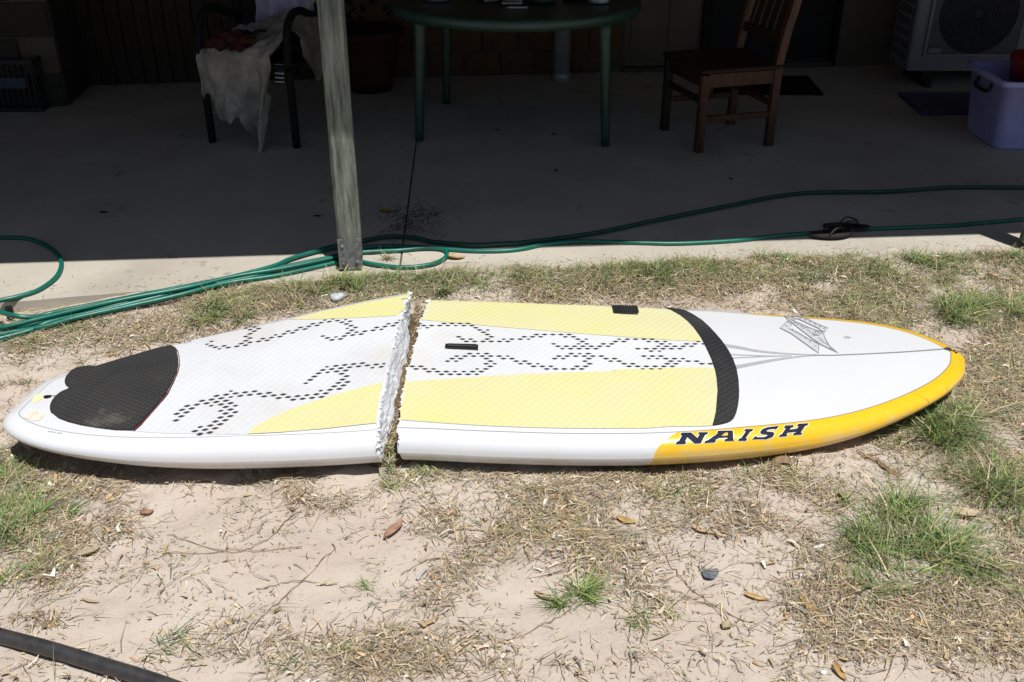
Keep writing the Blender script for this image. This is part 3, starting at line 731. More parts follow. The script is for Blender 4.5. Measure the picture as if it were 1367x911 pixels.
curvesL = [
 (C8([(170, 268), (188, 290), (235, 298), (300, 293), (350, 280), (420, 265), (490, 248), (560, 225), (630, 203), (700, 183), (760, 175), (810, 180), (838, 195), (838, 215), (820, 238), (780, 256), (740, 260), (700, 252), (680, 243)]), (.0125, 1)),
 (C8([(820, 242), (880, 232), (940, 215), (1000, 200), (1062, 180)]), (.011, 0)),
 (C8([(325, 290), (345, 265), (362, 238), (385, 215), (390, 203), (340, 205)]), (.014, 1)),
 (C8([(25, 630), (50, 603), (90, 575), (140, 556), (200, 538), (270, 518), (350, 515), (430, 520), (500, 525), (560, 532), (620, 537), (690, 520), (740, 498), (790, 475), (810, 445), (800, 418), (775, 400)]), (.0135, 0)),
 (C8([(632, 455), (670, 430), (720, 405), (780, 388), (850, 381), (940, 382), (1005, 377)]), (.0125, 0)),
 (C8([(195, 550), (240, 560), (262, 585), (258, 612), (235, 640), (205, 665), (160, 683), (135, 692)]), (.018, 0)),
]
obj('diamond_print', lattice(HL, curvesL, OL, angL), M['print_black'], tl)['kind'] = 'stuff'

# --- nose half
base = (.5, 2.7, 0)
nl = thing('surfboard_nose_half', 'nose half of the snapped white paddleboard with yellow rail and black deck stripe', 'surfboard', base, 'two halves of the snapped paddleboard')
o = obj('hull', (HR.V, HR.F), M['board_nose'], nl, True); put_attrs(o.data, HR)
obj('torn_foam', foam_face(HR, 0, True), M['foam'], nl); obj('torn_skin', splinters(HR, 60, -1), M['print_white'], nl)['kind'] = 'stuff'
brk2 = [(x + random.uniform(-.6, 1.0), y) for x, y in dense2(crop(480, 380, 3.5, [(324, 90), (294, 170), (266, 270), (236, 370), (214, 440), (207, 500), (192, 580), (182, 632), (182, 646)]), 3)]
near2 = C9([(102, 620), (300, 635), (500, 648), (700, 656), (900, 660), (1080, 661), (1250, 659)]) + C10([(330, 668), (440, 668), (528, 664)])
arc_in = C10([(545, 600), (553, 500), (548, 440), (540, 400), (525, 355), (500, 300), (475, 252), (440, 205), (412, 176), (380, 150), (330, 122)])
far2 = C10([(100, 107), (0, 102)]) + C9([(900, 98), (600, 86), (400, 80), (262, 76)])
obj('deck_foam', decal(HR, [brk2 + near2 + arc_in + far2], .0022, 8., True), M['eva_white_n'], nl)
b_up = [q for q in brk2 if q[1] < 429]; b_lo = [q for q in brk2 if q[1] > 510]
yA = list(reversed(far2)) + b_up + C9([(215, 165), (400, 182), (600, 200), (800, 216), (1000, 233), (1200, 247), (1367, 258)]) + C10([(250, 262), (400, 267), (478, 270)]) + C10([(472, 250), (440, 205), (412, 176), (380, 150), (330, 122)])
yA = far2[::-1][0:] and (far2 + b_up + yA[len(far2) + len(b_up):])
yB = b_lo + near2 + C10([(545, 600), (553, 500), (548, 440), (541, 398)]) + C10([(500, 391), (350, 393), (200, 398), (60, 403)]) + C9([(1100, 400), (900, 404), (700, 412), (500, 423), (300, 437), (128, 449)])
obj('yellow_foam', decal(HR, [yA], .0034, 8.), M['eva_yel_n'], nl); obj('yellow_foam', decal(HR, [yB], .0034, 8.), M['eva_yel_n'], nl)
arc = C10([(318, 115), (360, 119), (400, 126), (440, 147), (480, 173), (512, 202), (540, 232), (573, 270), (602, 312), (625, 355), (641, 400), (650, 450), (653, 500), (652, 540), (648, 572), (640, 603), (628, 628), (615, 640), (600, 648), (565, 657), (530, 662), (538, 630)]) + arc_in
obj('black_stripe_pad', decal(HR, [arc], .006, 6., True), M['eva_black_n'], nl)
gp = C10([(58, 104), (170, 108), (174, 122), (180, 146), (120, 144), (66, 140)])
gpo = obj('grip_patch', decal(HR, [gp], .006, 4., True), M['eva_black_n'], nl)
sub('grip_rib', join(*[tube([on(HR, *p, .007) for p in C10([(64 + k_ * 9.8, 107 + k_ * .3), (70 + k_ * 9.8, 125), (73 + k_ * 9.8, 139)])], .0035, 6) for k_ in range(12)]), M['eva_black_n'], gpo, base)
hd = obj('carry_handle', decal(HR, [C9([(323, 283), (340, 281), (460, 284), (473, 287), (472, 305), (455, 303), (340, 298), (323, 296)])], .010, 4., True), M['black'], nl)
sub('handle_grip', tube([on(HR, *p, .010) for p in dense2(C9([(328, 290), (400, 292), (468, 296)]), 6)], .007, 8, .7), M['black'], hd, base, True)
curvesR = [
 (C9([(205, 197), (290, 190), (350, 184), (420, 187), (470, 203), (510, 222), (522, 243), (495, 262), (430, 260), (382, 247)]), (.0115, 0)),
 (C9([(500, 265), (590, 262), (670, 250), (740, 238), (810, 231), (880, 237), (930, 250), (955, 265), (935, 288), (880, 292), (828, 281)]), (.0115, 0)),
 (C9([(945, 295), (1010, 291), (1080, 273), (1150, 256), (1210, 253), (1280, 262), (1330, 278), (1300, 298), (1240, 300), (1200, 293)]), (.0115, 0)),
 (C10([(290, 290), (350, 300), (400, 291), (470, 279)]), (.011, 0)),
 (C9([(150, 376), (220, 388), (290, 405), (380, 413), (450, 407), (505, 388), (528, 362), (505, 338), (430, 328), (350, 350)]), (.0125, 0)),
 (C9([(515, 325), (600, 340), (680, 360), (760, 380), (850, 390), (930, 385), (975, 362), (960, 338), (900, 325), (830, 342)]), (.0115, 0)),
 (C9([(965, 325), (1040, 335), (1120, 358), (1200, 378), (1290, 381), (1350, 370), (1360, 350), (1310, 335), (1240, 333)]), (.0115, 0)),
 (C10([(340, 352), (420, 362), (525, 380)]), (.0095, 0)),
]
obj('diamond_print', lattice(HR, curvesR, OR, 0.), M['print_black'], nl)['kind'] = 'stuff'
def stroke(P, w_):
    """thin line polygon in photo points, width w_ (can taper with a pair)"""
    P = [np.array(p, float) for p in P]; L_, R_ = [], []
    for i, p in enumerate(P):
        d = P[min(i + 1, len(P) - 1)] - P[max(i - 1, 0)]; d = d / (np.linalg.norm(d) + 1e-9); n = np.array([-d[1], d[0]])
        f = i / (len(P) - 1); ww = (w_[0] * (1 - f) + w_[1] * f) / 2 if isinstance(w_, tuple) else w_ / 2
        L_.append(tuple(p + n * ww)); R_.append(tuple(p - n * ww))
    return L_ + R_[::-1]
lines = [stroke(dense2(C10([(585, 285), (660, 297), (740, 312), (850, 323), (940, 328), (1030, 330)]), 4), (4.2, .8)),
         stroke(dense2(C10([(636, 388), (720, 372), (800, 357), (880, 345), (950, 337), (1030, 332)]), 4), (5.0, .8)),
         stroke(dense2(C10([(612, 328), (700, 332), (800, 335), (900, 335)]), 3), (1.6, .8)), stroke(dense2(C10([(620, 345), (700, 341), (800, 337), (880, 336)]), 3), (1.6, .8))]
obj('deck_stripe_print', decal(HR, lines, .0010, 6.), M['print_grey'], nl)
obj('centre_line', decal(HR, [stroke(dense2(C10([(1000, 331), (1060, 332)]) + C11([(420, 331), (700, 318), (905, 303)]), 4), 1.3)], .0012, 6.), M['print_dgrey'], nl)
# sail shaped emblem: three pieces, pale fill, dark outlines, inner pattern
CE = lambda p: crop(1030, 410, 11.392, p)
kite = CE([(190, 138), (262, 172), (380, 238), (500, 290), (640, 348), (702, 366), (790, 410), (812, 480), (880, 600), (1010, 705), (880, 642), (760, 582), (600, 472), (470, 372), (330, 262), (232, 182)])
top_ = CE([(292, 146), (440, 156), (560, 198), (700, 266), (855, 330), (810, 385), (768, 374), (735, 352), (712, 328), (640, 296), (520, 240), (400, 186), (345, 186)])
low_ = CE([(240, 220), (305, 275), (265, 335), (400, 396), (560, 490), (650, 535), (722, 580), (712, 705), (620, 640), (480, 540), (300, 410), (130, 325)])
em = obj('emblem', decal(HR, [kite, top_, low_], .0010, 5.), M['print_pale'], nl)
ol = [stroke(k_ + [k_[0]], 1.1) for k_ in (kite, top_, low_)]
inner = [stroke(CE([(680 + 75 * math.cos(a_ * .8) * (1 - a_ / 16), 402 + 45 * math.sin(a_ * .8) * (1 - a_ / 16)) for a_ in range(14)]), 1.0)]
for x0, y0 in ((300, 215), (350, 250), (400, 265), (440, 310), (500, 320), (540, 370), (600, 420), (700, 480), (740, 520), (800, 560)): inner.append(stroke(CE([(x0, y0), (x0 + 45, y0 - 6), (x0 + 60, y0 + 24), (x0 + 25, y0 + 26)]), .8))
for x0, y0 in ((200, 290), (290, 350), (350, 390), (420, 430), (490, 480), (560, 530), (640, 600)): inner.append(stroke(CE([(x0, y0), (x0 + 32, y0 - 8), (x0 + 40, y0 + 24)]), .8))
for x0, y0 in ((420, 170), (490, 200), (560, 225), (640, 258), (720, 300), (780, 330)): inner.append(stroke(CE([(x0, y0), (x0 + 30, y0 + 2), (x0 + 26, y0 + 26)]), .8))
sub('emblem_lines', decal(HR, ol + inner, .0018, 5.), M['print_dgrey'], em, base)
obj('star_print', decal(HR, [stroke(C11([(460 - a_, 248 - b_), (460 + a_, 248 + b_)]), .8) for a_, b_ in ((19, 2), (7, 8), (-9, 6))], .0012, 0), M['print_grey'], nl)
obj('nose_mark', decal(HR, [C11([(905, 303), (920, 295), (942, 293), (958, 294), (978, 318), (940, 311)])], .0012, 3.), M['print_black'], nl)
# brand lettering on the near rail
C16 = lambda p: crop(880, 540, 6.2136, p)
LET = [
 [(133, 330), (200, 240), (268, 240), (318, 292), (358, 238), (405, 236), (340, 325), (285, 325), (225, 268), (212, 329), (207, 330)],
 None,
]
def outline_letters():
    N_ = [(136, 330), (150, 312), (165, 308), (192, 258), (178, 256), (186, 242), (262, 240), (316, 284), (338, 248), (322, 246), (330, 238), (404, 237), (396, 250), (380, 252), (342, 322), (296, 324), (232, 272), (212, 312), (222, 314), (212, 328)]
    A1 = [(374, 320), (384, 306), (400, 304), (492, 240), (482, 238), (490, 226), (590, 224), (608, 226), (610, 290), (618, 302), (540, 304), (546, 292), (566, 290), (566, 274), (496, 278), (454, 300), (468, 302), (460, 314)]
    A2 = [(566, 262), (568, 240), (548, 240), (514, 264)]
    I_ = [(654, 302), (662, 288), (678, 286), (722, 224), (706, 222), (714, 212), (778, 210), (768, 224), (754, 226), (712, 284), (728, 286), (718, 300)]
    S_ = [(770, 290), (798, 266), (806, 276), (870, 276), (900, 262), (896, 252), (846, 246), (838, 232), (856, 212), (900, 196), (990, 184), (966, 212), (958, 204), (912, 208), (884, 220), (890, 230), (940, 234), (952, 248), (936, 270), (890, 286)]
    H_ = [(992, 268), (1000, 256), (1014, 254), (1052, 200), (1036, 196), (1044, 182), (1114, 178), (1106, 192), (1092, 194), (1076, 214), (1142, 206), (1158, 184), (1144, 180), (1152, 168), (1234, 162), (1226, 176), (1210, 178), (1168, 238), (1184, 240), (1176, 250), (1108, 254), (1116, 242), (1130, 240), (1136, 228), (1064, 234), (1048, 252), (1060, 256), (1052, 264)]
    return N_, A1, A2, I_, S_, H_
N_, A1, A2, I_, S_, H_ = outline_letters()
def grow(P, d):
    P = [np.array(p, float) for p in P]; n = len(P); ar = sum(P[i][0] * P[(i + 1) % n][1] - P[(i + 1) % n][0] * P[i][1] for i in range(n)); sg = 1 if ar > 0 else -1; out = []
    for i in range(n):
        a = P[i] - P[i - 1]; b = P[(i + 1) % n] - P[i]; na = np.array([a[1], -a[0]]) / (np.linalg.norm(a) + 1e-9); nb_ = np.array([b[1], -b[0]]) / (np.linalg.norm(b) + 1e-9)
        m_ = na + nb_; m_ = m_ / max(np.linalg.norm(m_), .5); out.append(tuple(P[i] + sg * m_ * d))
    return out
lt = obj('brand_lettering', decal(HR, [C16(grow(p, 3.5)) for p in (N_, A1, I_, S_, H_)], .0022, 3.), M['print_navy'], nl)
sub('letter_border', decal(HR, [C16(grow(p, 10)) for p in (N_, A1, I_, S_, H_)], .0010, 3.), M['print_white'], lt, base)
M['rail_yellow'] = mat('rail_yellow_print', (.80, .475, .018), .35, .4, var=.06)
sub('letter_hole', decal(HR, [C16(A2)], .0030, 3.), M['rail_yellow'], lt, base)

# ------------------------------------------------------------------ hoses and pipe
def drape(P, r, lift=0., n=10, wob=.0):
    q = []; D = dense2(P, n)
    for i, p in enumerate(D):
        g = at(p[0], p[1], .05); on_s = g[1] > slab_y(g[0]); z = SLAB_Z if on_s else None
        if z is None:
            g = gat(p[0], p[1]); z = g[2] + .004
            edge = sst(-.12, .01, g[1] - slab_y(g[0])) * (SLAB_Z + .001); z = max(z, float(edge))
        q.append(z)
    Z = np.array(q); m_ = 7; Zx = np.array([Z[max(0, i - m_):i + m_ + 1].max() for i in range(len(Z))]); K = 15; Zs = np.convolve(np.pad(Zx, K // 2, 'edge'), np.ones(K) / K, 'valid')
    return [at(p[0], p[1], z + r + lift) for p, z in zip(D, Zs)]
HR_ = .0088
S1 = [(451, 329.4), (420.6, 336), (387, 346), (363, 356), (303, 371.4), (235.5, 385), (168, 398), (118, 408), (74, 417), (43.7, 423.6), (17, 421), (-12, 413)]
S2 = [(470, 336), (444, 343), (387, 354.6), (336.5, 366.4), (286, 378), (219, 393), (151.4, 408.4), (84, 422), (33.6, 435), (-12, 441)]
S3 = [(470, 341), (447.5, 347), (387, 359.6), (319.7, 373), (252.4, 386.5), (185, 403), (118, 418.5), (67, 430), (43.7, 440), (20, 447), (-12, 455)]
S4 = [(475, 345), (447.5, 351), (370, 368), (303, 378), (235.5, 395), (168, 410), (101, 424.6), (60, 436), (20, 443), (-12, 449)]
S5 = [(470, 338), (440, 345.5), (380, 358), (310, 370), (245, 385), (175, 398), (115, 411), (60, 424), (10, 436), (-12, 438)]
LOOPL = [(-14, 318), (10, 317.5), (35, 318.5), (58, 326), (75, 338), (82, 352), (75, 370), (52, 387), (25, 396), (2, 401), (-14, 406)]
LOOPR = [(475, 347), (488, 351), (509, 354.7), (532, 357), (555.6, 356.3), (579, 352.3), (593, 345.3), (597, 338.3), (590, 333), (567, 331.5), (532, 334.5), (500, 336), (470, 338)]
hb = obj('garden_hose', join(*[tube(drape(P, HR_, l_), HR_, 9) for P, l_ in ((S1, .004), (S2, 0.), (S3, .0), (S4, .0), (S5, .012), (LOOPL, 0.), (LOOPR, .002))]), M['hose'], None, True)
tag(hb, 'bundle of green garden hose strands with a loop at each end along the slab edge', 'hose', 'green garden hoses on the patio edge')
UP = [(430, 333), (451, 328), (488, 321), (511, 316.5), (530, 315.5), (558, 318.5), (579, 323), (614, 326), (637.6, 327), (672.7, 325.3), (700, 323.6), (755, 317), (805.6, 309), (881, 293), (931, 283), (981.5, 273), (1032, 263), (1072, 258), (1110, 256.5), (1182.5, 256), (1240, 252), (1283, 250), (1390, 250.5)]
o = obj('garden_hose', tube(drape(UP, HR_, .006), HR_, 9), M['hose_shade'], None, True)
tag(o, 'green hose, coloured darker for shade, running across the shaded slab behind the flip-flops to the right', 'hose', 'green garden hoses on the patio edge')
LO = [(470, 333), (488, 330.5), (520.5, 329), (567, 330.5), (602.5, 333.6), (637.6, 335.5), (673, 335), (700, 332), (730, 326), (780, 322.5), (856, 324.5), (906, 325.3), (981, 321.5), (1032, 315.5), (1092, 310.5), (1147, 306.5), (1258, 302), (1310, 298), (1390, 291)]
o = obj('garden_hose', tube(drape(LO, HR_, .0), HR_, 9), M['hose'], None, True)
tag(o, 'green hose along the sunlit slab edge passing under the flip-flops', 'hose', 'green garden hoses on the patio edge')
o = obj('hose_connector', tube([np.array(gat(11, 410)) + np.array((0, 0, z)) for z in (.0, .05)], .014, 8), M['black']); tag(o, 'small black hose fitting at the left edge under the hose loop', 'hose fitting')
pp = drape([(-60, 832), (0, 849), (68, 867), (137, 888), (205, 909), (280, 936)], .0135, .001)
o = obj('irrigation_pipe', tube(pp, .0165, 12), M['poly'], None, True); tag(o, 'thick black poly pipe lying on the sand at the bottom left', 'pipe')

# ------------------------------------------------------------------ flip-flops
def flipflop(c, ang, label, zlift=0., flip=1):
    base = np.array([c[0], c[1], SLAB_Z]); t = thing('flip_flop', label, 'flip-flop', base, 'pair of black flip-flops')
    ca, sa = math.cos(ang), math.sin(ang); n = 36; V = []
    def pt(l, w_, z): l, w_, z = l * .76, w_ * .76, z * .8; return base + np.array((l * ca - w_ * sa, l * sa + w_ * ca, z + zlift))
    ol_ = []
    for i in range(n):
        th = 2 * math.pi * i / n; l = .125 * math.cos(th); w_ = (.042 + .009 * math.cos(th) - .006 * math.cos(2 * th)) * math.sin(th) + .006 * flip * math.cos(th) ** 2
        ol_.append((l, w_))
    for z in (.0, .004, .014, .017):
        k_ = .95 if z in (.0, .017) else 1.
        V += [pt(l * k_, w_ * k_, z + .012 * max(0, l / .125) ** 3) for l, w_ in ol_]
    F = [tuple(range(n - 1, -1, -1)), tuple(range(3 * n, 4 * n))] + [(r * n + i, r * n + (i + 1) % n, (r + 1) * n + (i + 1) % n, (r + 1) * n + i) for r in range(3) for i in range(n)]
    obj('sole', (V, F), M['rubber'], t)
    for sgn in (-1, 1):
        st = smoothpath([pt(.065, .004, .02), pt(.05, .012 * sgn, .045), pt(.0, .038 * sgn, .05), pt(-.03, .042 * sgn, .016)], 5)
        obj('strap', tube(st, .006, 7, .5), M['rubber'], t, True)
c1 = gat(1109, 318); c2 = gat(1127, 311)
flipflop(c1, R(8), 'front black flip-flop lying on the hose at the slab edge', .012)
flipflop((c2[0] + .02, c2[1] + .045), R(-14), 'rear black flip-flop partly behind the other one on the slab', .002, -1)

# ------------------------------------------------------------------ green plastic table and what is on it
TC = (.02, 5.52); TZ = .74
t = thing('plastic_table', 'round dark green plastic table with four tapered legs', 'table', (TC[0], TC[1], SLAB_Z))
obj('tabletop', lathe([(.60, TZ - .052), (.63, TZ - .060), (.655, TZ - .056), (.662, TZ - .040), (.662, TZ - .014), (.655, TZ - .003), (.64, TZ), (.60, TZ - .003), (.2, TZ - .004)], (TC[0], TC[1], 0), 72), M['plastic_green'], t, True)
for (fx, fy) in ((-.497, 5.226), (.493, 5.131), (-.397, 6.004), (.56, 5.93)):
    f0 = np.array((fx, fy, SLAB_Z)); d = nrm((TC[0] - fx, TC[1] - fy, 0)); top = f0 + d * .035 + np.array((0, 0, TZ - .05 - SLAB_Z))
    V, F = tube(smoothpath([f0, f0 * .5 + top * .5, top], 4), [.024, .024, .025, .026, .027, .030, .032, .035, .037], 10, 1., (d[0], d[1], .01))
    lg = obj('leg', (V, F), M['plastic_green'], t, True)
def on_table(u, v): return at(u, v, TZ)
p = on_table(585, 1); o = thing('picnic_plate', 'white and blue plate with something red on it at the table edge', 'plate', p)
obj('plate', lathe([(.05, .001), (.07, .006), (.088, .022), (.085, .023), (.066, .009), (.01, .006)], p, 28), M['white'], o, True)
obj('rim_stripe', lathe([(.074, .0088), (.080, .0142), (.0795, .0150), (.073, .0098)], p, 28), M['blue'], o)
o2 = obj('red_container', lathe([(.03, .0), (.032, .004), (.032, .02), (.028, .024)], (p[0] + .03, p[1] + .02, TZ + .012), 20), M['red'], None, True); tag(o2, 'small round red container on the plate on the table', 'container')
def stack(u, v, n, wd, dp, labs, a0=.2, m=None):
    p = on_table(u, v)
    for i in range(n):
        a = a0 + random.uniform(-.25, .25); ca, sa = math.cos(a), math.sin(a); h0 = TZ + .001 + i * .019
        fr = lambda x, y, z: (p[0] + x * ca - y * sa, p[1] + x * sa + y * ca, h0 + z)
        t_ = thing('book', labs[i], 'book', (p[0], p[1], h0), 'books and papers on the table')
        obj('cover', join(box(-wd / 2, wd / 2, 0, dp, 0, .002, fr), box(-wd / 2, wd / 2, 0, dp, .015, .017, fr), box(-wd / 2 - .002, -wd / 2, 0, dp, 0, .017, fr)), (m or M['black']), t_)
        obj('pages', box(-wd / 2 + .002, wd / 2 - .004, .003, dp - .004, .0022, .0148, fr), M['paper'], t_)
stack(684, 7, 3, .11, .15, ['bottom book of the middle pile on the green table', 'middle book of the middle pile on the green table', 'top book of the middle pile on the green table'], -.1)
stack(658, 3, 1, .10, .14, ['single book left of the middle pile on the green table'], .25)
p = on_table(691, 11.5); o = obj('folded_paper', box(-.05 + p[0], .05 + p[0], p[1], p[1] + .03, TZ + .001, TZ + .005), M['white']); tag(o, 'folded white paper in front of the middle pile of books', 'paper')
p = on_table(724, 3); o = obj('green_tray', lathe([(.05, .001), (.065, .004), (.075, .02), (.072, .02), (.062, .007), (.01, .006)], p, 24), M['plastic_green'], None, True); tag(o, 'small dark green dish right of the pile of books', 'dish')
p = on_table(800, 4); o = obj('glass_ashtray', lathe([(.035, .001), (.048, .004), (.052, .028), (.042, .030), (.036, .012), (.005, .010)], p, 24), M['clear'], None, True); tag(o, 'clear glass ashtray near the right side of the table', 'ashtray')
p = on_table(770, 2); o = obj('dark_case', beam((p[0] - .07, p[1] + .04, TZ + .016), (p[0] + .05, p[1] + .03, TZ + .016), .03, .06, (0, 0, 1), .2), M['chairdark']); tag(o, 'brown slim case lying between dish and ashtray on the table', 'case')

# ------------------------------------------------------------------ timber chair
Bc = np.array((.967, 5.026)); dv = nrm((.39, .115)); wv = np.array((-dv[1], dv[0]))
def ch(d, w_, z): p = Bc + dv * d + wv * w_; return (p[0], p[1], SLAB_Z + z)
t = thing('timber_chair', 'reddish brown timber dining chair standing right of the green table', 'chair', ch(.2, .21, 0))
sd3 = (dv[0], dv[1], 0); WD = .425; DP = .405
for w_ in (0, WD): obj('front_leg', beam(ch(0, w_, 0), ch(.0, w_, .395), .042, .042, sd3), M['chairwood' if w_ == 0 else 'chairdark'], t)
for w_ in (0, WD):
    P = [ch(DP, w_, 0), ch(DP, w_, .2), ch(DP + .0, w_, .42), ch(DP + .03, w_, .6), ch(DP + .075, w_, .8), ch(DP + .13, w_, 1.02)]
    obj('back_leg', join(*[beam(P[i], P[i + 1], .044, .036, sd3, .08) for i in range(5)]), M['chairwood'], t)
obj('seat', join(beam(ch(-.03, WD / 2, .413), ch(DP + .02, WD / 2, .413), WD + .05, .024, (wv[0], wv[1], 0), .3)), M['chairdark'], t)
for w_ in (0, WD):
    obj('seat_rail', beam(ch(.02, w_, .365), ch(DP - .02, w_, .365), .022, .07, (wv[0], wv[1], 0)), M['chairwood'], t)
    obj('side_stretcher', beam(ch(.02, w_, .17), ch(DP - .02, w_, .17), .018, .03, (wv[0], wv[1], 0)), M['chairwood'], t)
obj('front_rail', beam(ch(0, .02, .365), ch(0, WD - .02, .365), .022, .07, sd3), M['chairdark'], t)
obj('back_rail', beam(ch(DP, .02, .365), ch(DP, WD - .02, .365), .022, .07, sd3), M['chairdark'], t)
obj('front_stretcher', beam(ch(0, .02, .26), ch(0, WD - .02, .26), .02, .03, sd3), M['chairdark'], t)
obj('back_stretcher', beam(ch(DP, .02, .22), ch(DP, WD - .02, .22), .02, .03, sd3), M['chairwood'], t)
obj('lower_back_rail', beam(ch(DP + .02, .02, .54), ch(DP + .02, WD - .02, .54), .02, .05, sd3), M['chairdark'], t)
obj('top_back_rail', beam(ch(DP + .125, -.01, .98), ch(DP + .125, WD + .01, .98), .022, .09, sd3), M['chairwood'], t)
for i in range(5):
    w_ = .065 + i * .074; obj('back_slat', beam(ch(DP + .022, w_, .56), ch(DP + .115, w_, .94), .012, .030, sd3), M['chairdark'], t)

# ------------------------------------------------------------------ black metal chair with cloths
F1 = np.array((-1.60, 5.20)); uu = nrm((.47, -.10)); vv = np.array((-uu[1], uu[0]))
def mc(a, b, z): p = F1 + uu * a + vv * b; return np.array((p[0], p[1], SLAB_Z + z))
t = thing('metal_chair', 'black metal patio chair with arched arms half covered by cloths', 'chair', mc(.24, .3, 0))
for a in (0, .48):
    obj('side_frame', tube(smoothpath([mc(a, 0, 0), mc(a, 0, .25), mc(a, .0, .50), mc(a, .03, .60), mc(a, .10, .655), mc(a, .20, .66), mc(a, .33, .62), mc(a, .47, .575)], 6), .021, 8, 1.), M['blackmetal'], t, True)
    obj('rear_frame', tube(smoothpath([mc(a, .66, 0), mc(a, .55, .22), mc(a, .44, .42), mc(a, .48, .6), mc(a, .55, .95)], 5), .016, 8), M['blackmetal'], t, True)
    obj('seat_rail', tube([mc(a, .0, .415), mc(a, .46, .405)], .012, 8), M['blackmetal'], t, True)
obj('front_rail', tube([mc(0, 0, .415), mc(.48, 0, .415)], .012, 8), M['blackmetal'], t, True)
obj('seat_sling', sheet(lambda i, j: mc(.48 * i, .46 * j, .415 - .02 * math.sin(math.pi * i)), 10, 10), M['blackmetal'], t)
obj('back_sling', sheet(lambda i, j: mc(.48 * i, .445 + .105 * j, .43 + .5 * j), 10, 10), M['blackmetal'], t)
obj('top_rail', tube([mc(0, .55, .95), mc(.48, .55, .95)], .014, 8), M['blackmetal'], t, True)
def wrinkle(i, j, k_): return float(vnoise(i, j, 4.5, k_)) * .6 + float(vnoise(i, j, 11, k_ + 1)) * .35 + float(vnoise(i, j, 24, k_ + 2)) * .15
def cloth_main(i, j):
    bulk = (.06 + .13 * i) * max(0, 1 - j / .45) ** 1.3 + .02 * math.sin(min(1, j / .45) * math.pi)
    # i across the chair, j from the back of the seat (0) over the front edge (.45) and down (1)
    hang = [(0, .30), (.10, .33), (.25, .345), (.42, .335), (.5, .30), (.62, .36), (.78, .46), (.86, .49), (.93, .46), (1, .20)]
    L_ = float(np.interp(i, [q[0] for q in hang], [q[1] for q in hang])); a = -.01 + .40 * i; fold = math.sin(i * 15 + 2.2 * math.sin(i * 5 + j * 1.5) - j * 2) * .036 + wrinkle(i, j, 80) * .04
    if j < .45:
        f = j / .45; return mc(a + .10 * (1 - f), .40 * (1 - f) - .022 * f, .44 + bulk + abs(fold) * .6 + .030 * wrinkle(i * 1.3, j * 2, 90) + .035)
    f = (j - .45) / .55
    pinch = 1 - .25 * f * (1 if i > .5 else .6)
    cx = .27 if i > .5 else .16
    return mc(cx + (a - cx) * pinch + .01 * math.sin(f * 6), -.032 - .02 * math.sin(f * 2.4) + fold * (.4 + 1.5 * f), .462 - L_ * f + .02 * (1 - f) * wrinkle(i, .5, 92))
def solid(VF, th):
    V, F = VF; n = len(V); V2 = V + [np.array(p) + np.array((0, th, -th * .6)) for p in V]
    from collections import Counter
    E_ = Counter()
    for f in F:
        for k_ in range(len(f)): a, b = f[k_], f[(k_ + 1) % len(f)]; E_[(min(a, b), max(a, b))] += 1
    F2 = list(F) + [tuple(x + n for x in reversed(f)) for f in F] + [(a, b, b + n, a + n) for (a, b), c in E_.items() if c == 1]
    return V2, F2
o = obj('beige_cloth', solid(sheet(cloth_main, 60, 50), .004), M['cloth'], None, True); tag(o, 'crumpled beige cloth draped over the front of the metal chair seat', 'cloth')
def cloth_right(i, j):
    j = j * 1.05
    a = .47 + .02 * math.sin(j * 5) + .09 * j; return mc(a + wrinkle(i, j, 95) * .02, .06 + .36 * i + .05 * j, .62 - .30 * j * (.65 + .35 * math.sin(i * 5)) + .02 * wrinkle(i, j, 97))
M['cloth_shade'] = mat('beige_cloth_shaded', (.20, .185, .16), .9, .1, c2=(.14, .125, .10), sc=9)  # same beige cloth toned down, the dimmer light is in the colour
o = obj('beige_cloth', solid(sheet(cloth_right, 30, 26), .004), M['cloth_shade'], None, True); tag(o, 'second beige cloth hanging beside the right arm of the metal chair', 'cloth')
def cloth_red(i, j): return mc(.03 + .24 * i + .05 * j, -.035 + .17 * j, .495 + .05 * j + .025 * wrinkle(i * 1.5, j * 1.5, 99) + .035 * math.sin(j * 3) + .01 * abs(math.sin(i * 14)))
o = obj('patterned_cloth', solid(sheet(cloth_red, 28, 24), .005), M['red_print'], None, True); tag(o, 'red and dark patterned cloth bunched on the metal chair seat', 'cloth')
def cloth_lil(i, j): return mc(.12 + .33 * i + .008 * math.sin(j * 9), .42 + .06 * j + .02 * math.sin(i * 15) + .02 * wrinkle(i, j, 101), .52 + .46 * j - .02 * abs(math.sin(i * 4)))
o = obj('lilac_garment', solid(sheet(cloth_lil, 34, 26), .005), M['lilac_cloth'], None, True); tag(o, 'pale lilac garment hung over the backrest of the metal chair', 'garment')
o = obj('striped_bag', join(*[box(0, .055, -.004, .03, .022 * k_, .022 * k_ + (.011 if k_ % 2 else .021), lambda x, y, z: mc(.385 + x + z * .05, .03 + y, .32 + z)) for k_ in range(5)]), M['black']); tag(o, 'small black and white striped bag under the seat edge of the metal chair', 'bag')
sb = obj('white_stripe', join(*[box(0, .05, -.007, -.0045, .022 * k_ + .012, .022 * k_ + .017, lambda x, y, z: mc(.387 + x + z * .05, .03 + y, .32 + z)) for k_ in range(5)]), M['white'], None, False, False)
sb.parent = o; sb.matrix_parent_inverse = Matrix.Identity(4); sb.location = -o.location

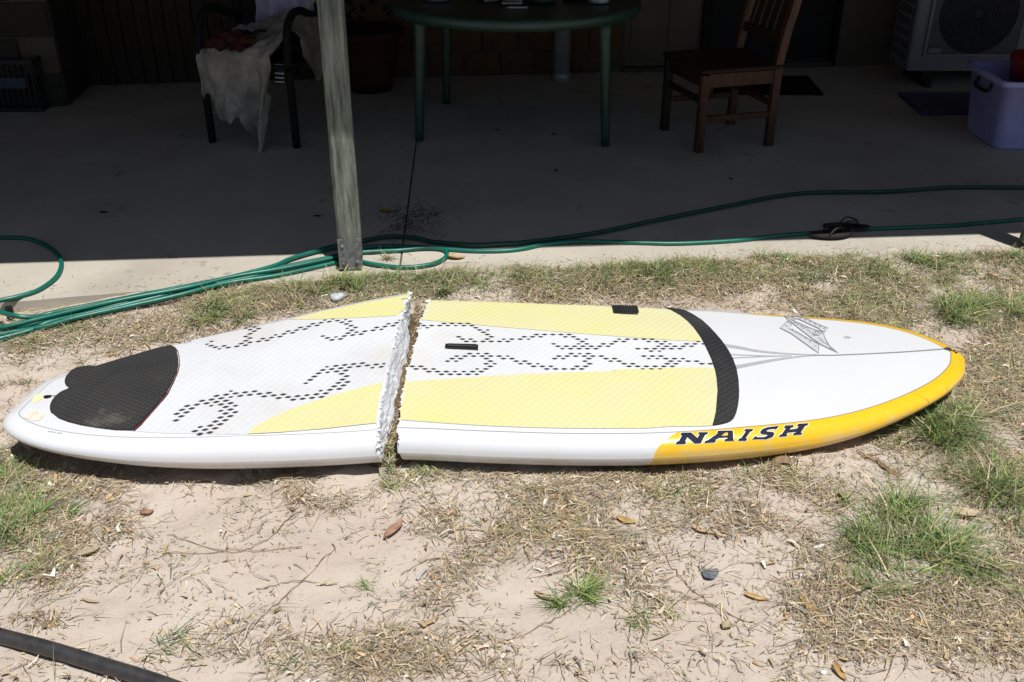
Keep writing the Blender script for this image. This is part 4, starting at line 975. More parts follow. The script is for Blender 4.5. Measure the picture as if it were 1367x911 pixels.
# ------------------------------------------------------------------ crate, pot, flue, mat, air conditioner, tub, lid
cx0, cx1, cy0, cy1 = -3.06, -2.76, 5.80, 6.10; cz1 = SLAB_Z + .30
t = thing('milk_crate', 'dark open plastic milk crate against the block wall at the far left', 'crate', ((cx0 + cx1) / 2, (cy0 + cy1) / 2, SLAB_Z))
for z in (SLAB_Z + .0, cz1 - .025):
    obj('rim', join(box(cx0, cx1, cy0, cy0 + .012, z, z + .025), box(cx0, cx1, cy1 - .012, cy1, z, z + .025), box(cx0, cx0 + .012, cy0 + .0125, cy1 - .0125, z, z + .025), box(cx1 - .012, cx1, cy0 + .0125, cy1 - .0125, z, z + .025)), M['black'], t)
for i in range(9):
    x = cx0 + .018 + i * (cx1 - cx0 - .036) / 8
    for y in (cy0 + .002, cy1 - .010): obj('slat', box(x - .005, x + .005, y, y + .008, SLAB_Z + .026, cz1 - .026), M['black'], t)
    y = cy0 + .018 + i * (cy1 - cy0 - .036) / 8
    for x2 in (cx0 + .002, cx1 - .010): obj('slat', box(x2, x2 + .008, y - .005, y + .005, SLAB_Z + .026, cz1 - .026), M['black'], t)
obj('label_band', box(cx0 + .02, cx1 - .06, cy0 - .003, cy0 + .0015, SLAB_Z + .14, SLAB_Z + .2), M['blue'], t)
obj('base', box(cx0 + .013, cx1 - .013, cy0 + .013, cy1 - .013, SLAB_Z + .001, SLAB_Z + .008), M['black'], t)
o = obj('white_hose_coil', tube(smoothpath([(cx0 + .03, cy0 + .15, cz1 - .02), (cx0 + .08, cy0 + .15, cz1 + .055), (cx0 + .16, cy0 + .16, cz1 + .075), (cx0 + .24, cy0 + .17, cz1 + .04), (cx0 + .27, cy0 + .18, cz1 - .05), (cx0 + .2, cy0 + .2, cz1 - .15), (cx0 + .1, cy0 + .2, cz1 - .28)], 6), .011, 8), M['ac'], None, True); tag(o, 'curved pale tube sticking up out of the milk crate', 'tube')
o = obj('crate_contents', sheet(lambda i, j: (cx0 + .02 + .26 * i, cy0 + .02 + .26 * j, SLAB_Z + .12 + .07 * wrinkle(i, j, 110)), 14, 14), M['leafdark']); tag(o, 'dark tangled contents filling the milk crate', 'rubbish')
p = at(490, 130, SLAB_Z); p[1] += .2; t = thing('plant_pot', 'terracotta pot standing in shade behind the timber post', 'pot', p)
obj('pot', lathe([(.13, 0), (.17, .12), (.20, .30), (.215, .33), (.225, .335), (.225, .375), (.205, .375), (.20, .34), (.05, .33)], p, 32), M['terra'], t, True)
V = []; F = []
for i in range(90):
    a = random.uniform(0, 6.28); r = random.uniform(.02, .2); z = .34 + random.uniform(0, .30); c = np.array((p[0] + r * math.cos(a), p[1] + r * math.sin(a), p[2] + z)); d = nrm((math.cos(a), math.sin(a), random.uniform(-.3, .8))); s_ = nrm(np.cross(d, (0, 0, 1))); n0 = len(V); l = random.uniform(.05, .10)
    V += [c, c + d * l * .5 + s_ * l * .22, c + d * l, c + d * l * .5 - s_ * l * .22]; F.append((n0, n0 + 1, n0 + 2, n0 + 3))
fo = obj('foliage', (V, F), M['leafdark'], t); fo['kind'] = 'stuff'
p = at(750, 110, SLAB_Z); p[1] += .055
o = thing('steel_flue', 'dull round steel pipe standing against the brick wall under the table', 'pipe', p)
obj('pipe', lathe([(.055, 0), (.055, 2.4)], p, 24), M['flue'], o, True); obj('pipe_collar', lathe([(.058, .0), (.058, .05), (.0555, .051)], p, 24), M['flue'], o, True)
q = [at(953, 104, SLAB_Z), at(1078, 104, SLAB_Z), at(1099, 128, SLAB_Z), at(953, 127, SLAB_Z)]
V = [(a[0], a[1], SLAB_Z + .001) for a in q] + [(a[0], a[1], SLAB_Z + .013) for a in q]
o = obj('doormat', (V, [(0, 1, 2, 3), (7, 6, 5, 4), (0, 4, 5, 1), (1, 5, 6, 2), (2, 6, 7, 3), (3, 7, 4, 0)]), M['mat_fibre']); tag(o, 'dark doormat on the slab in front of the screen door', 'doormat')
# air conditioner
ax0, ax1, ay0, ay1, az0, az1 = 2.518, 3.36, 6.42, 6.75, SLAB_Z + .10, SLAB_Z + .75
t = thing('air_conditioner', 'cream outdoor air conditioner unit with round fan grille against the wall', 'air conditioner', ((ax0 + ax1) / 2, (ay0 + ay1) / 2, SLAB_Z))
obj('casing', beam(((ax0 + ax1) / 2, (ay0 + ay1) / 2, az0), ((ax0 + ax1) / 2, (ay0 + ay1) / 2, az1), ax1 - ax0, ay1 - ay0, (1, 0, 0), .04), M['ac'], t)
fx0, fx1, fz0, fz1 = ax0 + .10, ax0 + .66, az0 + .11, az1 - .05; fcx, fcz = (fx0 + fx1) / 2, (fz0 + fz1) / 2
gr = obj('fan_grille', box(fx0, fx1, ay0 - .012, ay0 - .002, fz0, fz1), M['acdark'], t)
fr_ = obj('grille_frame', join(box(fx0 - .02, fx1 + .02, ay0 - .018, ay0 - .001, fz0 - .02, fz0 - .001), box(fx0 - .02, fx1 + .02, ay0 - .018, ay0 - .001, fz1 + .001, fz1 + .02), box(fx0 - .02, fx0 - .001, ay0 - .018, ay0 - .001, fz0 - .001, fz1 + .001), box(fx1 + .001, fx1 + .02, ay0 - .018, ay0 - .001, fz0 - .001, fz1 + .001)), M['ac'], t)
corner = []
nn_ = 40; Vc = []; Fc = []
for k_ in range(nn_):
    a = 2 * math.pi * k_ / nn_; cxq, czq = math.cos(a), math.sin(a); sc_ = 1 / max(abs(cxq), abs(czq)); hx = (fx1 - fx0) / 2 - .002; hz = (fz1 - fz0) / 2 - .002
    Vc += [(fcx + cxq * .245, ay0 - .014, fcz + czq * .245), (fcx + cxq * sc_ * hx, ay0 - .014, fcz + czq * sc_ * hz)]
for k_ in range(nn_): a, b = 2 * k_, 2 * ((k_ + 1) % nn_); Fc.append((a, b, b + 1, a + 1))
M['acgrey'] = mat('grey_panel', (.10, .10, .105), .6, .3, var=.2); obj('fan_surround', (Vc, Fc), M['acgrey'], t)
obj('grille_wire', join(*[tube([(fcx + r * math.cos(a), ay0 - .018, fcz + r * math.sin(a)) for a in np.linspace(0, 2 * math.pi, 33)], .0025, 5) for r in np.linspace(.03, .24, 11)], *[tube([(fcx + .03 * math.cos(a), ay0 - .017, fcz + .03 * math.sin(a)), (fcx + .24 * math.cos(a), ay0 - .017, fcz + .24 * math.sin(a))], .0025, 5) for a in np.linspace(0, 2 * math.pi, 17)[:-1]]), M['acdark'], t)
obj('side_grille', box(ax0 - .003, ax0 + .001, ay0 + .05, ay1 - .03, az0 + .04, az1 - .05), M['acdark'], t)
obj('side_bars', join(*[box(ax0 - .008, ax0 - .0035, ay0 + .05, ay1 - .03, z, z + .014) for z in np.linspace(az0 + .04, az1 - .064, 9)], *[box(ax0 - .011, ax0 - .0085, y, y + .010, az0 + .04, az1 - .05) for y in np.linspace(ay0 + .05, ay1 - .04, 7)]), M['ac'], t)
obj('maker_plate', box(fx0 + .006, fx0 + .085, ay0 - .024, ay0 - .019, fz0 + .005, fz0 + .035), M['ac'], t)
for x in (ax0 + .14, ax1 - .14):
    obj('foot', join(box(x - .02, x + .02, ay0 - .035, ay1 + .02, SLAB_Z + .001, SLAB_Z + .045), box(x - .03, x + .03, ay0 + .02, ay1 - .02, SLAB_Z + .0455, az0 - .001)), M['black'], t)
# lilac tub
p0 = at(1328, 200, SLAB_Z); tw, td, th_ = .56, .40, .36
t = thing('storage_tub', 'translucent lilac plastic storage tub at the right edge of the patio', 'tub', (p0[0] + tw / 2, p0[1] + td / 2, SLAB_Z))
def tubring(k_, z, ins=0.):
    e = .035 * k_; r = .05; out = []
    x0, x1, y0, y1 = p0[0] - e + ins, p0[0] + tw + e - ins, p0[1] - e + ins, p0[1] + td + e - ins
    for cx_, cy2, a0 in ((x1 - r, y1 - r, 0), (x0 + r, y1 - r, 90), (x0 + r, y0 + r, 180), (x1 - r, y0 + r, 270)):
        for q_ in range(6): a = R(a0 + 18 * q_); out.append((cx_ + r * math.cos(a), cy2 + r * math.sin(a), SLAB_Z + z))
    return out
rings = [tubring(0, .001), tubring(.02, .012), tubring(.9, th_ - .03), tubring(1.5, th_ - .028), tubring(1.5, th_), tubring(1.1, th_, .004), tubring(.85, th_ - .03, .006), tubring(0, .01, .006)]
V = sum(rings, []); n = 24; F = [tuple(range(n - 1, -1, -1)), tuple(range(7 * n, 8 * n))] + [(r * n + i, r * n + (i + 1) % n, (r + 1) * n + (i + 1) % n, (r + 1) * n + i) for r in range(7) for i in range(n)]
mt = M['tub']; pb = mt.node_tree.nodes['Principled BSDF']; pb.inputs['Transmission Weight'].default_value = .15; pb.inputs['Subsurface Weight'].default_value = .0
obj('tub_body', (V, F), mt, t, True)
obj('handle', tube(smoothpath([(p0[0] - .036, p0[1] + .12, SLAB_Z + th_ - .045), (p0[0] - .052, p0[1] + .125, SLAB_Z + th_ - .085), (p0[0] - .052, p0[1] + .27, SLAB_Z + th_ - .085), (p0[0] - .036, p0[1] + .275, SLAB_Z + th_ - .045)], 5), .009, 8), M['black'], t, True)
o = obj('red_bucket', lathe([(.13, 0), (.15, .16), (.158, .17), (.158, .2), (.148, .2), (.12, .02)], (p0[0] + .26, p0[1] + .24, SLAB_Z + .235), 28), M['red'], None, True); tag(o, 'dark red plastic container sitting inside the lilac tub', 'container')
q = [at(1200, 128, SLAB_Z), at(1312, 128, SLAB_Z), at(1345, 153, SLAB_Z), at(1232, 155, SLAB_Z)]
t = thing('tub_lid', 'flat translucent lilac lid lying on the slab beside the tub', 'lid', np.mean(q, 0))
V = [(a[0], a[1], SLAB_Z + .001) for a in q] + [(a[0], a[1], SLAB_Z + .016) for a in q]
obj('lid_panel', (V, [(0, 1, 2, 3), (7, 6, 5, 4), (0, 4, 5, 1), (1, 5, 6, 2), (2, 6, 7, 3), (3, 7, 4, 0)]), M['lid'], t)
obj('lid_lip', join(*[tube([(q[i][0], q[i][1], SLAB_Z + .017), (q[(i + 1) % 4][0], q[(i + 1) % 4][1], SLAB_Z + .017)], .009, 6) for i in range(4)]), M['lid'], t)

# ------------------------------------------------------------------ litter and vegetation
def strips(P0, head, L_, W_, up, curl, tint, drape_=True, seg=3, lift=.002, side_curve=None):
    """blades as tapering strips. P0 (n,2|3); up = sine of the rise; curl bends the tip down/over"""
    n = len(P0); ts = np.linspace(0, 1, seg + 1); V = np.zeros((n, seg + 1, 2, 3))
    dx = np.cos(head); dy = np.sin(head); z0 = gz(P0[:, 0], P0[:, 1]) if P0.shape[1] == 2 else P0[:, 2]
    sc = np.zeros(n) if side_curve is None else side_curve
    for k_, t_ in enumerate(ts):
        a = head + sc * t_; r = L_ * t_ * np.sqrt(np.clip(1 - up ** 2, 0, 1)) + curl * L_ * t_ ** 2 * up
        x = P0[:, 0] + np.cos(a) * r; y = P0[:, 1] + np.sin(a) * r
        if drape_: z = np.maximum(gz(x, y), -1) + lift + L_ * up * np.sin(t_ * math.pi) * .6
        else: z = z0 + L_ * up * (t_ - .45 * np.abs(curl) * t_ ** 2) - .003
        wd = W_ * (1 - .85 * t_ ** 1.5) * .5
        ox, oy = -np.sin(a) * wd, np.cos(a) * wd
        V[:, k_, 0] = np.stack([x - ox, y - oy, z], -1); V[:, k_, 1] = np.stack([x + ox, y + oy, z + wd * .4], -1)
    base = (np.arange(n) * (seg + 1) * 2)[:, None]; F = []
    for k_ in range(seg): F.append(base + np.array([2 * k_, 2 * k_ + 1, 2 * k_ + 3, 2 * k_ + 2]))
    F = np.stack(F, 1).reshape(-1, 4); C = np.repeat(tint, (seg + 1) * 2, axis=0)
    return V.reshape(-1, 3), F, C
def big_mesh(name, parts, m, org=(0, 0, 0)):
    V = []; F = []; C = []; n = 0
    for v, f, c in parts: V.append(v); F.append(f + n); C.append(c); n += len(v)
    V = np.concatenate(V) - np.array(org); F = np.concatenate(F); C = np.concatenate(C)
    me = bpy.data.meshes.new(name); me.vertices.add(len(V)); me.vertices.foreach_set('co', V.astype(np.float32).ravel())
    me.loops.add(F.size); me.loops.foreach_set('vertex_index', F.astype(np.int32).ravel())
    me.polygons.add(len(F)); me.polygons.foreach_set('loop_start', np.arange(0, F.size, 4, dtype=np.int32))
    try: me.polygons.foreach_set('loop_total', np.full(len(F), 4, dtype=np.int32))
    except Exception: pass
    me.update(calc_edges=True); me.validate()
    ca = me.color_attributes.new('tint', 'FLOAT_COLOR', 'POINT'); ca.data.foreach_set('color', np.concatenate([C, np.ones((len(C), 1))], 1).astype(np.float32).ravel())
    me.materials.append(m); o = bpy.data.objects.new(name, me); COL.objects.link(o); o.location = org; return o
def palette(n, cols, jit=.15):
    cols = np.array(cols); c = cols[rng.integers(0, len(cols), n)] * (1 + rng.normal(0, jit, (n, 1))); return np.clip(c + rng.normal(0, .012, (n, 3)), .01, .9)
STRAW = [(.52, .41, .24), (.43, .33, .19), (.60, .49, .32), (.25, .19, .12), (.30, .25, .17), (.52, .44, .31), (.21, .155, .10), (.36, .29, .2)]
GREY = [(.34, .31, .26), (.20, .17, .14), (.42, .39, .34), (.15, .12, .09), (.40, .36, .31)]
GREEN = [(.12, .20, .05), (.16, .25, .07), (.085, .16, .045), (.21, .29, .09), (.27, .29, .11), (.10, .185, .065)]
BLOB = [  # straw: centre, radii (photo px), weight
 (1250, 400, 180, 60, 1.), (1000, 385, 200, 28, .95), (740, 382, 200, 24, .95), (450, 395, 110, 24, 1.), (330, 402, 100, 22, .9), (250, 440, 90, 22, .6), (130, 455, 90, 30, .35), (40, 470, 50, 28, .5), (90, 425, 90, 14, .5),
 (1320, 560, 90, 130, 1.), (1230, 640, 120, 70, .95), (1290, 780, 140, 120, .95), (1130, 830, 160, 70, .75), (1060, 700, 110, 60, .6), (1000, 760, 80, 60, .4), (900, 680, 60, 40, .5),
 (1240, 520, 110, 90, .9), (1180, 615, 150, 45, .75), (640, 385, 110, 20, 1.), (1100, 350, 200, 18, .9), (1300, 350, 100, 20, .9), (700, 690, 120, 55, 1.), (780, 740, 80, 50, .7), (620, 650, 120, 22, .6), (590, 770, 60, 50, .35), (520, 880, 130, 40, .7), (700, 870, 130, 40, .35), (850, 820, 60, 50, .5), (430, 660, 50, 30, .5),
 (60, 700, 55, 80, .9), (120, 650, 70, 30, .8), (170, 700, 50, 30, .5), (20, 620, 40, 50, .8), (60, 830, 70, 16, .5), (860, 640, 200, 14, .5), (1090, 640, 90, 30, .7), (330, 860, 110, 30, .25), (250, 640, 160, 14, .35)]
def dens(x, y, blobs, base=.05):
    z = gz(x, y); u, v = proj(x, y, z); d = np.full(len(x), base)
    for cx_, cy2, rx, ry, w_ in blobs:
        q_ = ((u - cx_) / rx) ** 2 + ((v - cy2) / ry) ** 2; d = np.maximum(d, w_ * np.exp(-np.clip(q_ - .35, 0, 9) * 1.6))
    return d * np.clip(.66 + 1.0 * vnoise(x, y, 5, 201) + .7 * vnoise(x, y, 13, 202), .12, 1.3), u, v
def scatter(n, blobs, base=.05, margin=.15):
    out = np.zeros((0, 2))
    while len(out) < n:
        x = rng.uniform(-2.6, 2.6, n * 3); y = rng.uniform(1.25, 4.0, n * 3); x[:] = x
        ok = y < slab_y(x) - .005 + .03 * vnoise(x, y, 20, 205) * (x > -.9); d, u, v = dens(x, y, blobs, base)
        ok &= (u > -120) & (u < 1490) & (v < 1010) & (rng.random(len(x)) < d)
        out = np.concatenate([out, np.stack([x[ok], y[ok]], 1)])
    return out[:n]
# dry straw
P = scatter(58000, BLOB, .035); n = len(P); L_ = rng.gamma(3., .011, n).clip(.01, .10)
cs = palette(n, STRAW, .2); gm = rng.random(n) < .22; cs[gm] = palette(int(gm.sum()), GREY, .2)
main = strips(P, rng.uniform(0, 6.28, n), L_, rng.uniform(.0012, .0028, n), rng.beta(1.2, 6, n) * .5, rng.uniform(-.3, .3, n), cs, True, 3, rng.uniform(.001, .012, n), rng.normal(0, .5, n))
P = scatter(60000, BLOB, .09); n = len(P); cs = palette(n, GREY + STRAW, .25)
bits = strips(P, rng.uniform(0, 6.28, n), rng.uniform(.004, .018, n), rng.uniform(.0012, .004, n), rng.beta(1, 8, n) * .4, np.zeros(n), cs, True, 1, rng.uniform(.0008, .004, n))
# broad flakes of bark, leaf and chaff among the straw
P = scatter(5200, BLOB, .05); n = len(P); FL = [(.50, .36, .20), (.42, .27, .14), (.58, .50, .38), (.66, .62, .54), (.30, .20, .12), (.48, .40, .28), (.20, .14, .10)]
flk = strips(P, rng.uniform(0, 6.28, n), rng.gamma(3, .006, n).clip(.006, .05), rng.uniform(.0035, .010, n), rng.beta(1.3, 5, n) * .6, np.zeros(n), palette(n, FL, .18), True, 3, rng.uniform(.001, .010, n), rng.normal(0, .35, n))
# gravel and crumbs of soil
P = scatter(5200, [(400, 720, 400, 120, .6)], .45); n = len(P); r_ = rng.gamma(2.2, .0007, n).clip(.0008, .0048); tt_ = rng.random(n)[:, None]
cs = np.where(tt_ < .35, np.array([[.62, .57, .50]]), np.where(tt_ < .75, np.array([[.36, .30, .24]]), np.array([[.14, .11, .085]]))) * (1 + rng.normal(0, .12, (n, 1)))
oct_ = np.array([(1, 0, 0), (0, 1, 0), (-1, 0, 0), (0, -1, 0), (0, 0, .8), (0, 0, -.5)]); a_ = rng.uniform(0, 6.28, n); q_ = oct_[None] * (1 + rng.normal(0, .22, (n, 6, 1)))
X = q_[..., 0] * np.cos(a_)[:, None] - q_[..., 1] * np.sin(a_)[:, None] * .8; Y = q_[..., 0] * np.sin(a_)[:, None] + q_[..., 1] * np.cos(a_)[:, None] * .8
Vp = np.stack([P[:, :1] + X * r_[:, None], P[:, 1:] + Y * r_[:, None], (gz(P[:, 0], P[:, 1]) + r_ * .3)[:, None] + q_[..., 2] * r_[:, None]], -1).reshape(-1, 3)
fq = np.array([(0, 1, 4, 4), (1, 2, 4, 4), (2, 3, 4, 4), (3, 0, 4, 4)]); 
o = big_mesh('dry_straw', [main, bits, flk], M['straw']); tag(o, 'dry straw and dead grass matted over the sand', 'straw', kind='stuff')
me = bpy.data.meshes.new('gravel'); Ft_ = (np.arange(n)[:, None, None] * 6 + fq[None, :, :3]).reshape(-1, 3)
me.from_pydata(Vp.tolist(), [], Ft_.tolist()); ca_ = me.color_attributes.new('tint', 'FLOAT_COLOR', 'POINT'); ca_.data.foreach_set('color', np.concatenate([np.repeat(cs, 6, 0), np.ones((n * 6, 1))], 1).astype(np.float32).ravel())
me.materials.append(M['straw']); o = bpy.data.objects.new('gravel', me); COL.objects.link(o); tag(o, 'fine gravel and crumbs of soil on the sand', 'gravel', kind='stuff')
# standing dry + green sparse blades
GBL = [(560, 372, 60, 12, .9), (730, 368, 70, 10, .9), (900, 360, 90, 16, 1.), (1150, 352, 110, 14, 1.), (1280, 345, 60, 14, 1.), (950, 385, 80, 12, .5), (700, 392, 90, 8, .5), (1250, 600, 90, 60, .6), (1330, 500, 40, 60, .4), (30, 740, 50, 30, .5), (15, 600, 25, 30, .6), (1220, 760, 90, 40, .5), (1250, 395, 170, 60, .9), (1060, 365, 160, 26, 1.), (820, 372, 150, 20, .8), (640, 372, 60, 16, 1.), (480, 385, 70, 20, 1.), (420, 400, 50, 16, .7), (310, 410, 40, 20, .7), (1320, 640, 60, 120, .7), (1190, 700, 60, 60, .5), (900, 660, 40, 22, .4), (20, 660, 30, 80, .6), (560, 640, 50, 12, .6), (80, 430, 80, 14, .4), (600, 395, 30, 10, .8), (760, 790, 30, 20, .4), (60, 470, 60, 25, .3), (700, 700, 120, 50, .12), (1060, 640, 100, 20, .3)]
P = scatter(24000, GBL, .006); n = len(P); cs = palette(n, GREEN, .22); m_ = rng.random(n) < .38; cs[m_] = palette(int(m_.sum()), STRAW, .2)
stand = strips(P, rng.uniform(0, 6.28, n), rng.gamma(4, .0085, n).clip(.012, .08), rng.uniform(.0015, .003, n), rng.uniform(.35, .95, n), rng.uniform(.2, .9, n), cs, False, 4, 0)
# fringe of short green blades along the slab and bits blown onto it
nf = 13000; fx = rng.uniform(-1.0, 2.6, nf); fd = rng.gamma(1.6, .05, nf); P = np.stack([fx, slab_y(fx) - .01 - fd], 1); ok = (rng.random(nf) < np.clip(.55 + 1.1 * vnoise(fx, P[:, 1], 4, 230), .05, 1)) & (fd < .30); P = P[ok]; n = len(P)
cs = palette(n, GREEN, .22); m_ = rng.random(n) < .22; cs[m_] = palette(int(m_.sum()), STRAW, .2)
fringe = strips(P, rng.uniform(0, 6.28, n), rng.gamma(4, .0085, n).clip(.012, .075), rng.uniform(.0015, .0034, n), rng.uniform(.35, .95, n), rng.uniform(.2, 1., n), cs, False, 4, 0)
nf = 900; fx = rng.uniform(-2.2, 2.6, nf); P3 = np.stack([fx, slab_y(fx) + .01 + rng.gamma(1.1, .05, nf), np.full(nf, SLAB_Z + .004)], 1)
blown = strips(P3, rng.uniform(0, 6.28, nf), rng.gamma(2, .006, nf).clip(.003, .04), rng.uniform(.0012, .0035, nf), rng.uniform(0, .12, nf), np.zeros(nf), palette(nf, STRAW + GREY, .25), False, 2, 0)
# grass coming up through the break and round the board
def along(px, n, sp, z=None):
    q_ = dense2(px, 12); out = []
    for i in range(n): a = q_[rng.integers(0, len(q_))]; g = gat(a[0] + rng.normal(0, sp), a[1] + rng.normal(0, sp * .6)); out.append(g[:2])
    return np.array(out)
gp_ = crop(480, 380, 3.5, [(275, 60), (270, 130), (258, 200), (240, 300), (225, 380), (205, 450), (180, 540), (165, 600), (150, 680), (140, 760), (138, 850)])
Pg = []
for i in range(1000):
    k_ = random.uniform(0, len(gp_) - 1.001); a = int(k_); f = k_ - a; u = gp_[a][0] * (1 - f) + gp_[a + 1][0] * f + random.gauss(0, 2.5); v = gp_[a][1] * (1 - f) + gp_[a + 1][1] * f
    zz = random.uniform(.02, .075); q_ = at(u, v, zz); Pg.append((q_[0], q_[1], zz - .01, f + a))
Pg = np.array(Pg); n = len(Pg); cs = palette(n, STRAW + GREY, .2); m_ = (rng.random(n) < np.where((Pg[:, 3] > 8), .5, .06)); cs[m_] = palette(int(m_.sum()), GREEN, .2)
gap = strips(Pg[:, :3], rng.uniform(0, 6.28, n), rng.uniform(.008, .028, n), rng.uniform(.0015, .003, n), rng.uniform(.1, .6, n), rng.uniform(.2, .8, n), cs, False, 3, 0)
o = big_mesh('short_grass', [stand, gap, fringe, blown], M['grass']); tag(o, 'sparse short grass and dry stalks between slab and board', 'grass', kind='stuff')
# mound of dirt and dead grass under the break
V = []; F = []; rows = 60; gp_ = gp_[:-1] + [(521, 602)]
for i in range(rows + 1):
    k_ = i / rows * (len(gp_) - 1); a = min(int(k_), len(gp_) - 2); f = k_ - a; u = gp_[a][0] * (1 - f) + gp_[a + 1][0] * f; v = gp_[a][1] * (1 - f) + gp_[a + 1][1] * f
    c = at(u, v, .05)
    for j in range(13):
        s_ = (j - 6) / 6; e_ = math.sin(math.pi * i / rows) ** .4
        V.append((c[0] + s_ * .06, c[1], -.005 + (.062 * e_) * (1 - s_ * s_) + .010 * float(vnoise(c[0] + s_ * .06, c[1], 60, 210)) * (1 - abs(s_)) + .006 * float(vnoise(c[0] + s_ * .06, c[1], 130, 211))))
for i in range(rows):
    for j in range(12): F.append((i * 13 + j, i * 13 + j + 1, (i + 1) * 13 + j + 1, (i + 1) * 13 + j))
M['dirt'] = mat('brown_dirt', (.20, .145, .085), .95, .1, c2=(.10, .07, .04), sc=60, bump=1., bsc=150, bdist=.008)
o = obj('dirt_mound', (V, F), M['dirt'], None, True); tag(o, 'ridge of brown dirt and dead grass showing in the break of the board', 'dirt', kind='stuff')

# distinct grass tufts, each its own thing
def tuft(u, v, rad, hgt, nbl, label, dry=.2, cols=GREEN, flat=.0):
    c = gat(u, v); n = int(nbl * 1.25); ns = max(1, int(rad / .018)); sc_ = rng.normal(0, rad * .48, (ns, 2)); k_ = rng.integers(0, ns, n)
    P = np.array([c[0], c[1]]) + sc_[k_] + rng.normal(0, rad * .22, (n, 2)); cs = palette(n, cols, .25); m_ = rng.random(n) < dry; cs[m_] = palette(int(m_.sum()), STRAW, .15)
    lean = rng.uniform(0, 6.28, ns)[k_]; hd_ = np.where(rng.random(n) < .5, lean + rng.normal(0, .8, n), rng.uniform(0, 6.28, n)); up = rng.beta(3.2, 1.6, n) * .95 * (1 - flat)
    hs = rng.uniform(.55, 1.1, ns)[k_]
    st = strips(P, hd_, rng.gamma(5, .18, n).clip(.3, 1.5) * hgt * hs, rng.gamma(4, .0006, n).clip(.0012, .0048), up, rng.uniform(.1, 1.1, n), cs, False, 4, 0)
    o = big_mesh('grass_tuft', [st], M['grass'], (c[0], c[1], c[2])); tag(o, label, 'grass tuft', 'green grass tufts')
for a in [
 (298, 420, .085, .085, 420, 'green tuft behind the tail half, left of the timber post', .25),
 (15, 700, .11, .085, 420, 'bright green tuft at the left edge below the board tail', .2),
 (8, 640, .06, .06, 150, 'small green tuft at the left edge just under the board tail', .25),
 (30, 770, .06, .045, 130, 'low tuft at the left edge above the black pipe', .4),
 (765, 796, .055, .055, 230, 'round light green tuft on bare sand below the middle of the board', .15, GREEN[1:5]),
 (1282, 420, .10, .11, 560, 'tall green tuft beyond the nose of the board', .15),
 (1258, 578, .13, .125, 720, 'tall green tuft touching the yellow nose rail', .2),
 (1190, 725, .11, .10, 520, 'left half of the big green patch at the lower right', .2),
 (1250, 745, .12, .10, 560, 'right half of the big green patch at the lower right', .2),
 (1170, 790, .06, .06, 160, 'small tuft at the bottom of the big green patch', .3),
 (1310, 640, .11, .085, 420, 'green tuft near the right edge above the big patch', .3),
 (1352, 660, .09, .09, 300, 'green tuft cut by the right edge of the picture', .3),
 (1360, 420, .07, .10, 260, 'green tuft at the right edge level with the nose', .25),
 (1265, 370, .06, .06, 170, 'low tuft at the slab corner on the far right', .3),
 (1354, 345, .06, .06, 260, 'green tuft in front of the right hand post', .15),
 (1160, 362, .09, .055, 330, 'spreading tuft right of the flip-flops along the slab', .3),
 (1085, 365, .08, .05, 260, 'spreading tuft below the flip-flops along the slab', .3),
 (980, 362, .06, .04, 170, 'low tuft at the slab edge above the black deck stripe', .35),
 (815, 378, .06, .05, 170, 'low tuft behind the grip patch of the board', .25),
 (640, 372, .05, .045, 130, 'low tuft right of the break behind the board', .3),
 (478, 376, .06, .06, 260, 'green tuft at the foot of the timber post', .2),
 (435, 388, .06, .05, 180, 'green tuft left of the timber post foot', .3),
 (585, 395, .05, .04, 230, 'dark green tuft growing up behind the break in the board', .1),
 (255, 855, .075, .055, 60, 'sparse leafy weed on sand near the black pipe', .25),
 (425, 880, .07, .05, 60, 'sparse leafy weed at the bottom left of centre', .3),
 (507, 782, .035, .03, 26, 'tiny star shaped green weed on bare sand', .0),
 (835, 815, .05, .05, 70, 'small dark tuft right of the round light green one', .35),
 (895, 665, .05, .035, 110, 'low tuft below the start of the yellow rail', .4),
 (525, 655, .035, .03, 90, 'small yellowish tuft just below the break', .4, GREEN[3:5]),
 (562, 632, .03, .04, 70, 'small green tuft under the white rail right of the break', .3),
 (85, 440, .07, .035, 110, 'thin grass growing over the hose bundle at the left', .5),
 (205, 455, .04, .04, 70, 'small tuft above the black tail pad', .4),
 (20, 510, .06, .04, 90, 'faint grass at the left edge above the board tail', .5),
 (900, 815, .04, .03, 40, 'flat weed at the lower right of centre', .4),
 (520, 345, .03, .05, 60, 'dry weed standing inside the small hose loop', .7),
 (700, 368, .05, .045, 160, 'small green tuft on the slab edge directly above the printed white deck middle', .2),
 (880, 366, .06, .05, 200, 'small green tuft on the slab edge directly above the black deck stripe end', .2),
 (1040, 352, .06, .05, 240, 'green tuft on the slab edge just left below the flip-flops', .15),
 (1225, 350, .07, .055, 260, 'green tuft on the slab edge between flip-flops and right hand post', .15),
 (1180, 395, .05, .04, 120, 'low green tuft on straw behind the white nose', .3),
 (60, 690, .05, .05, 110, 'small tuft just right of the bright tuft at the left edge', .3),
 (1285, 555, .06, .08, 200, 'green tuft immediately right of the nose tip', .2),
 (1120, 668, .03, .03, 50, 'tiny tuft in the straw under the yellow rail near the nose', .3),
]: tuft(*a)

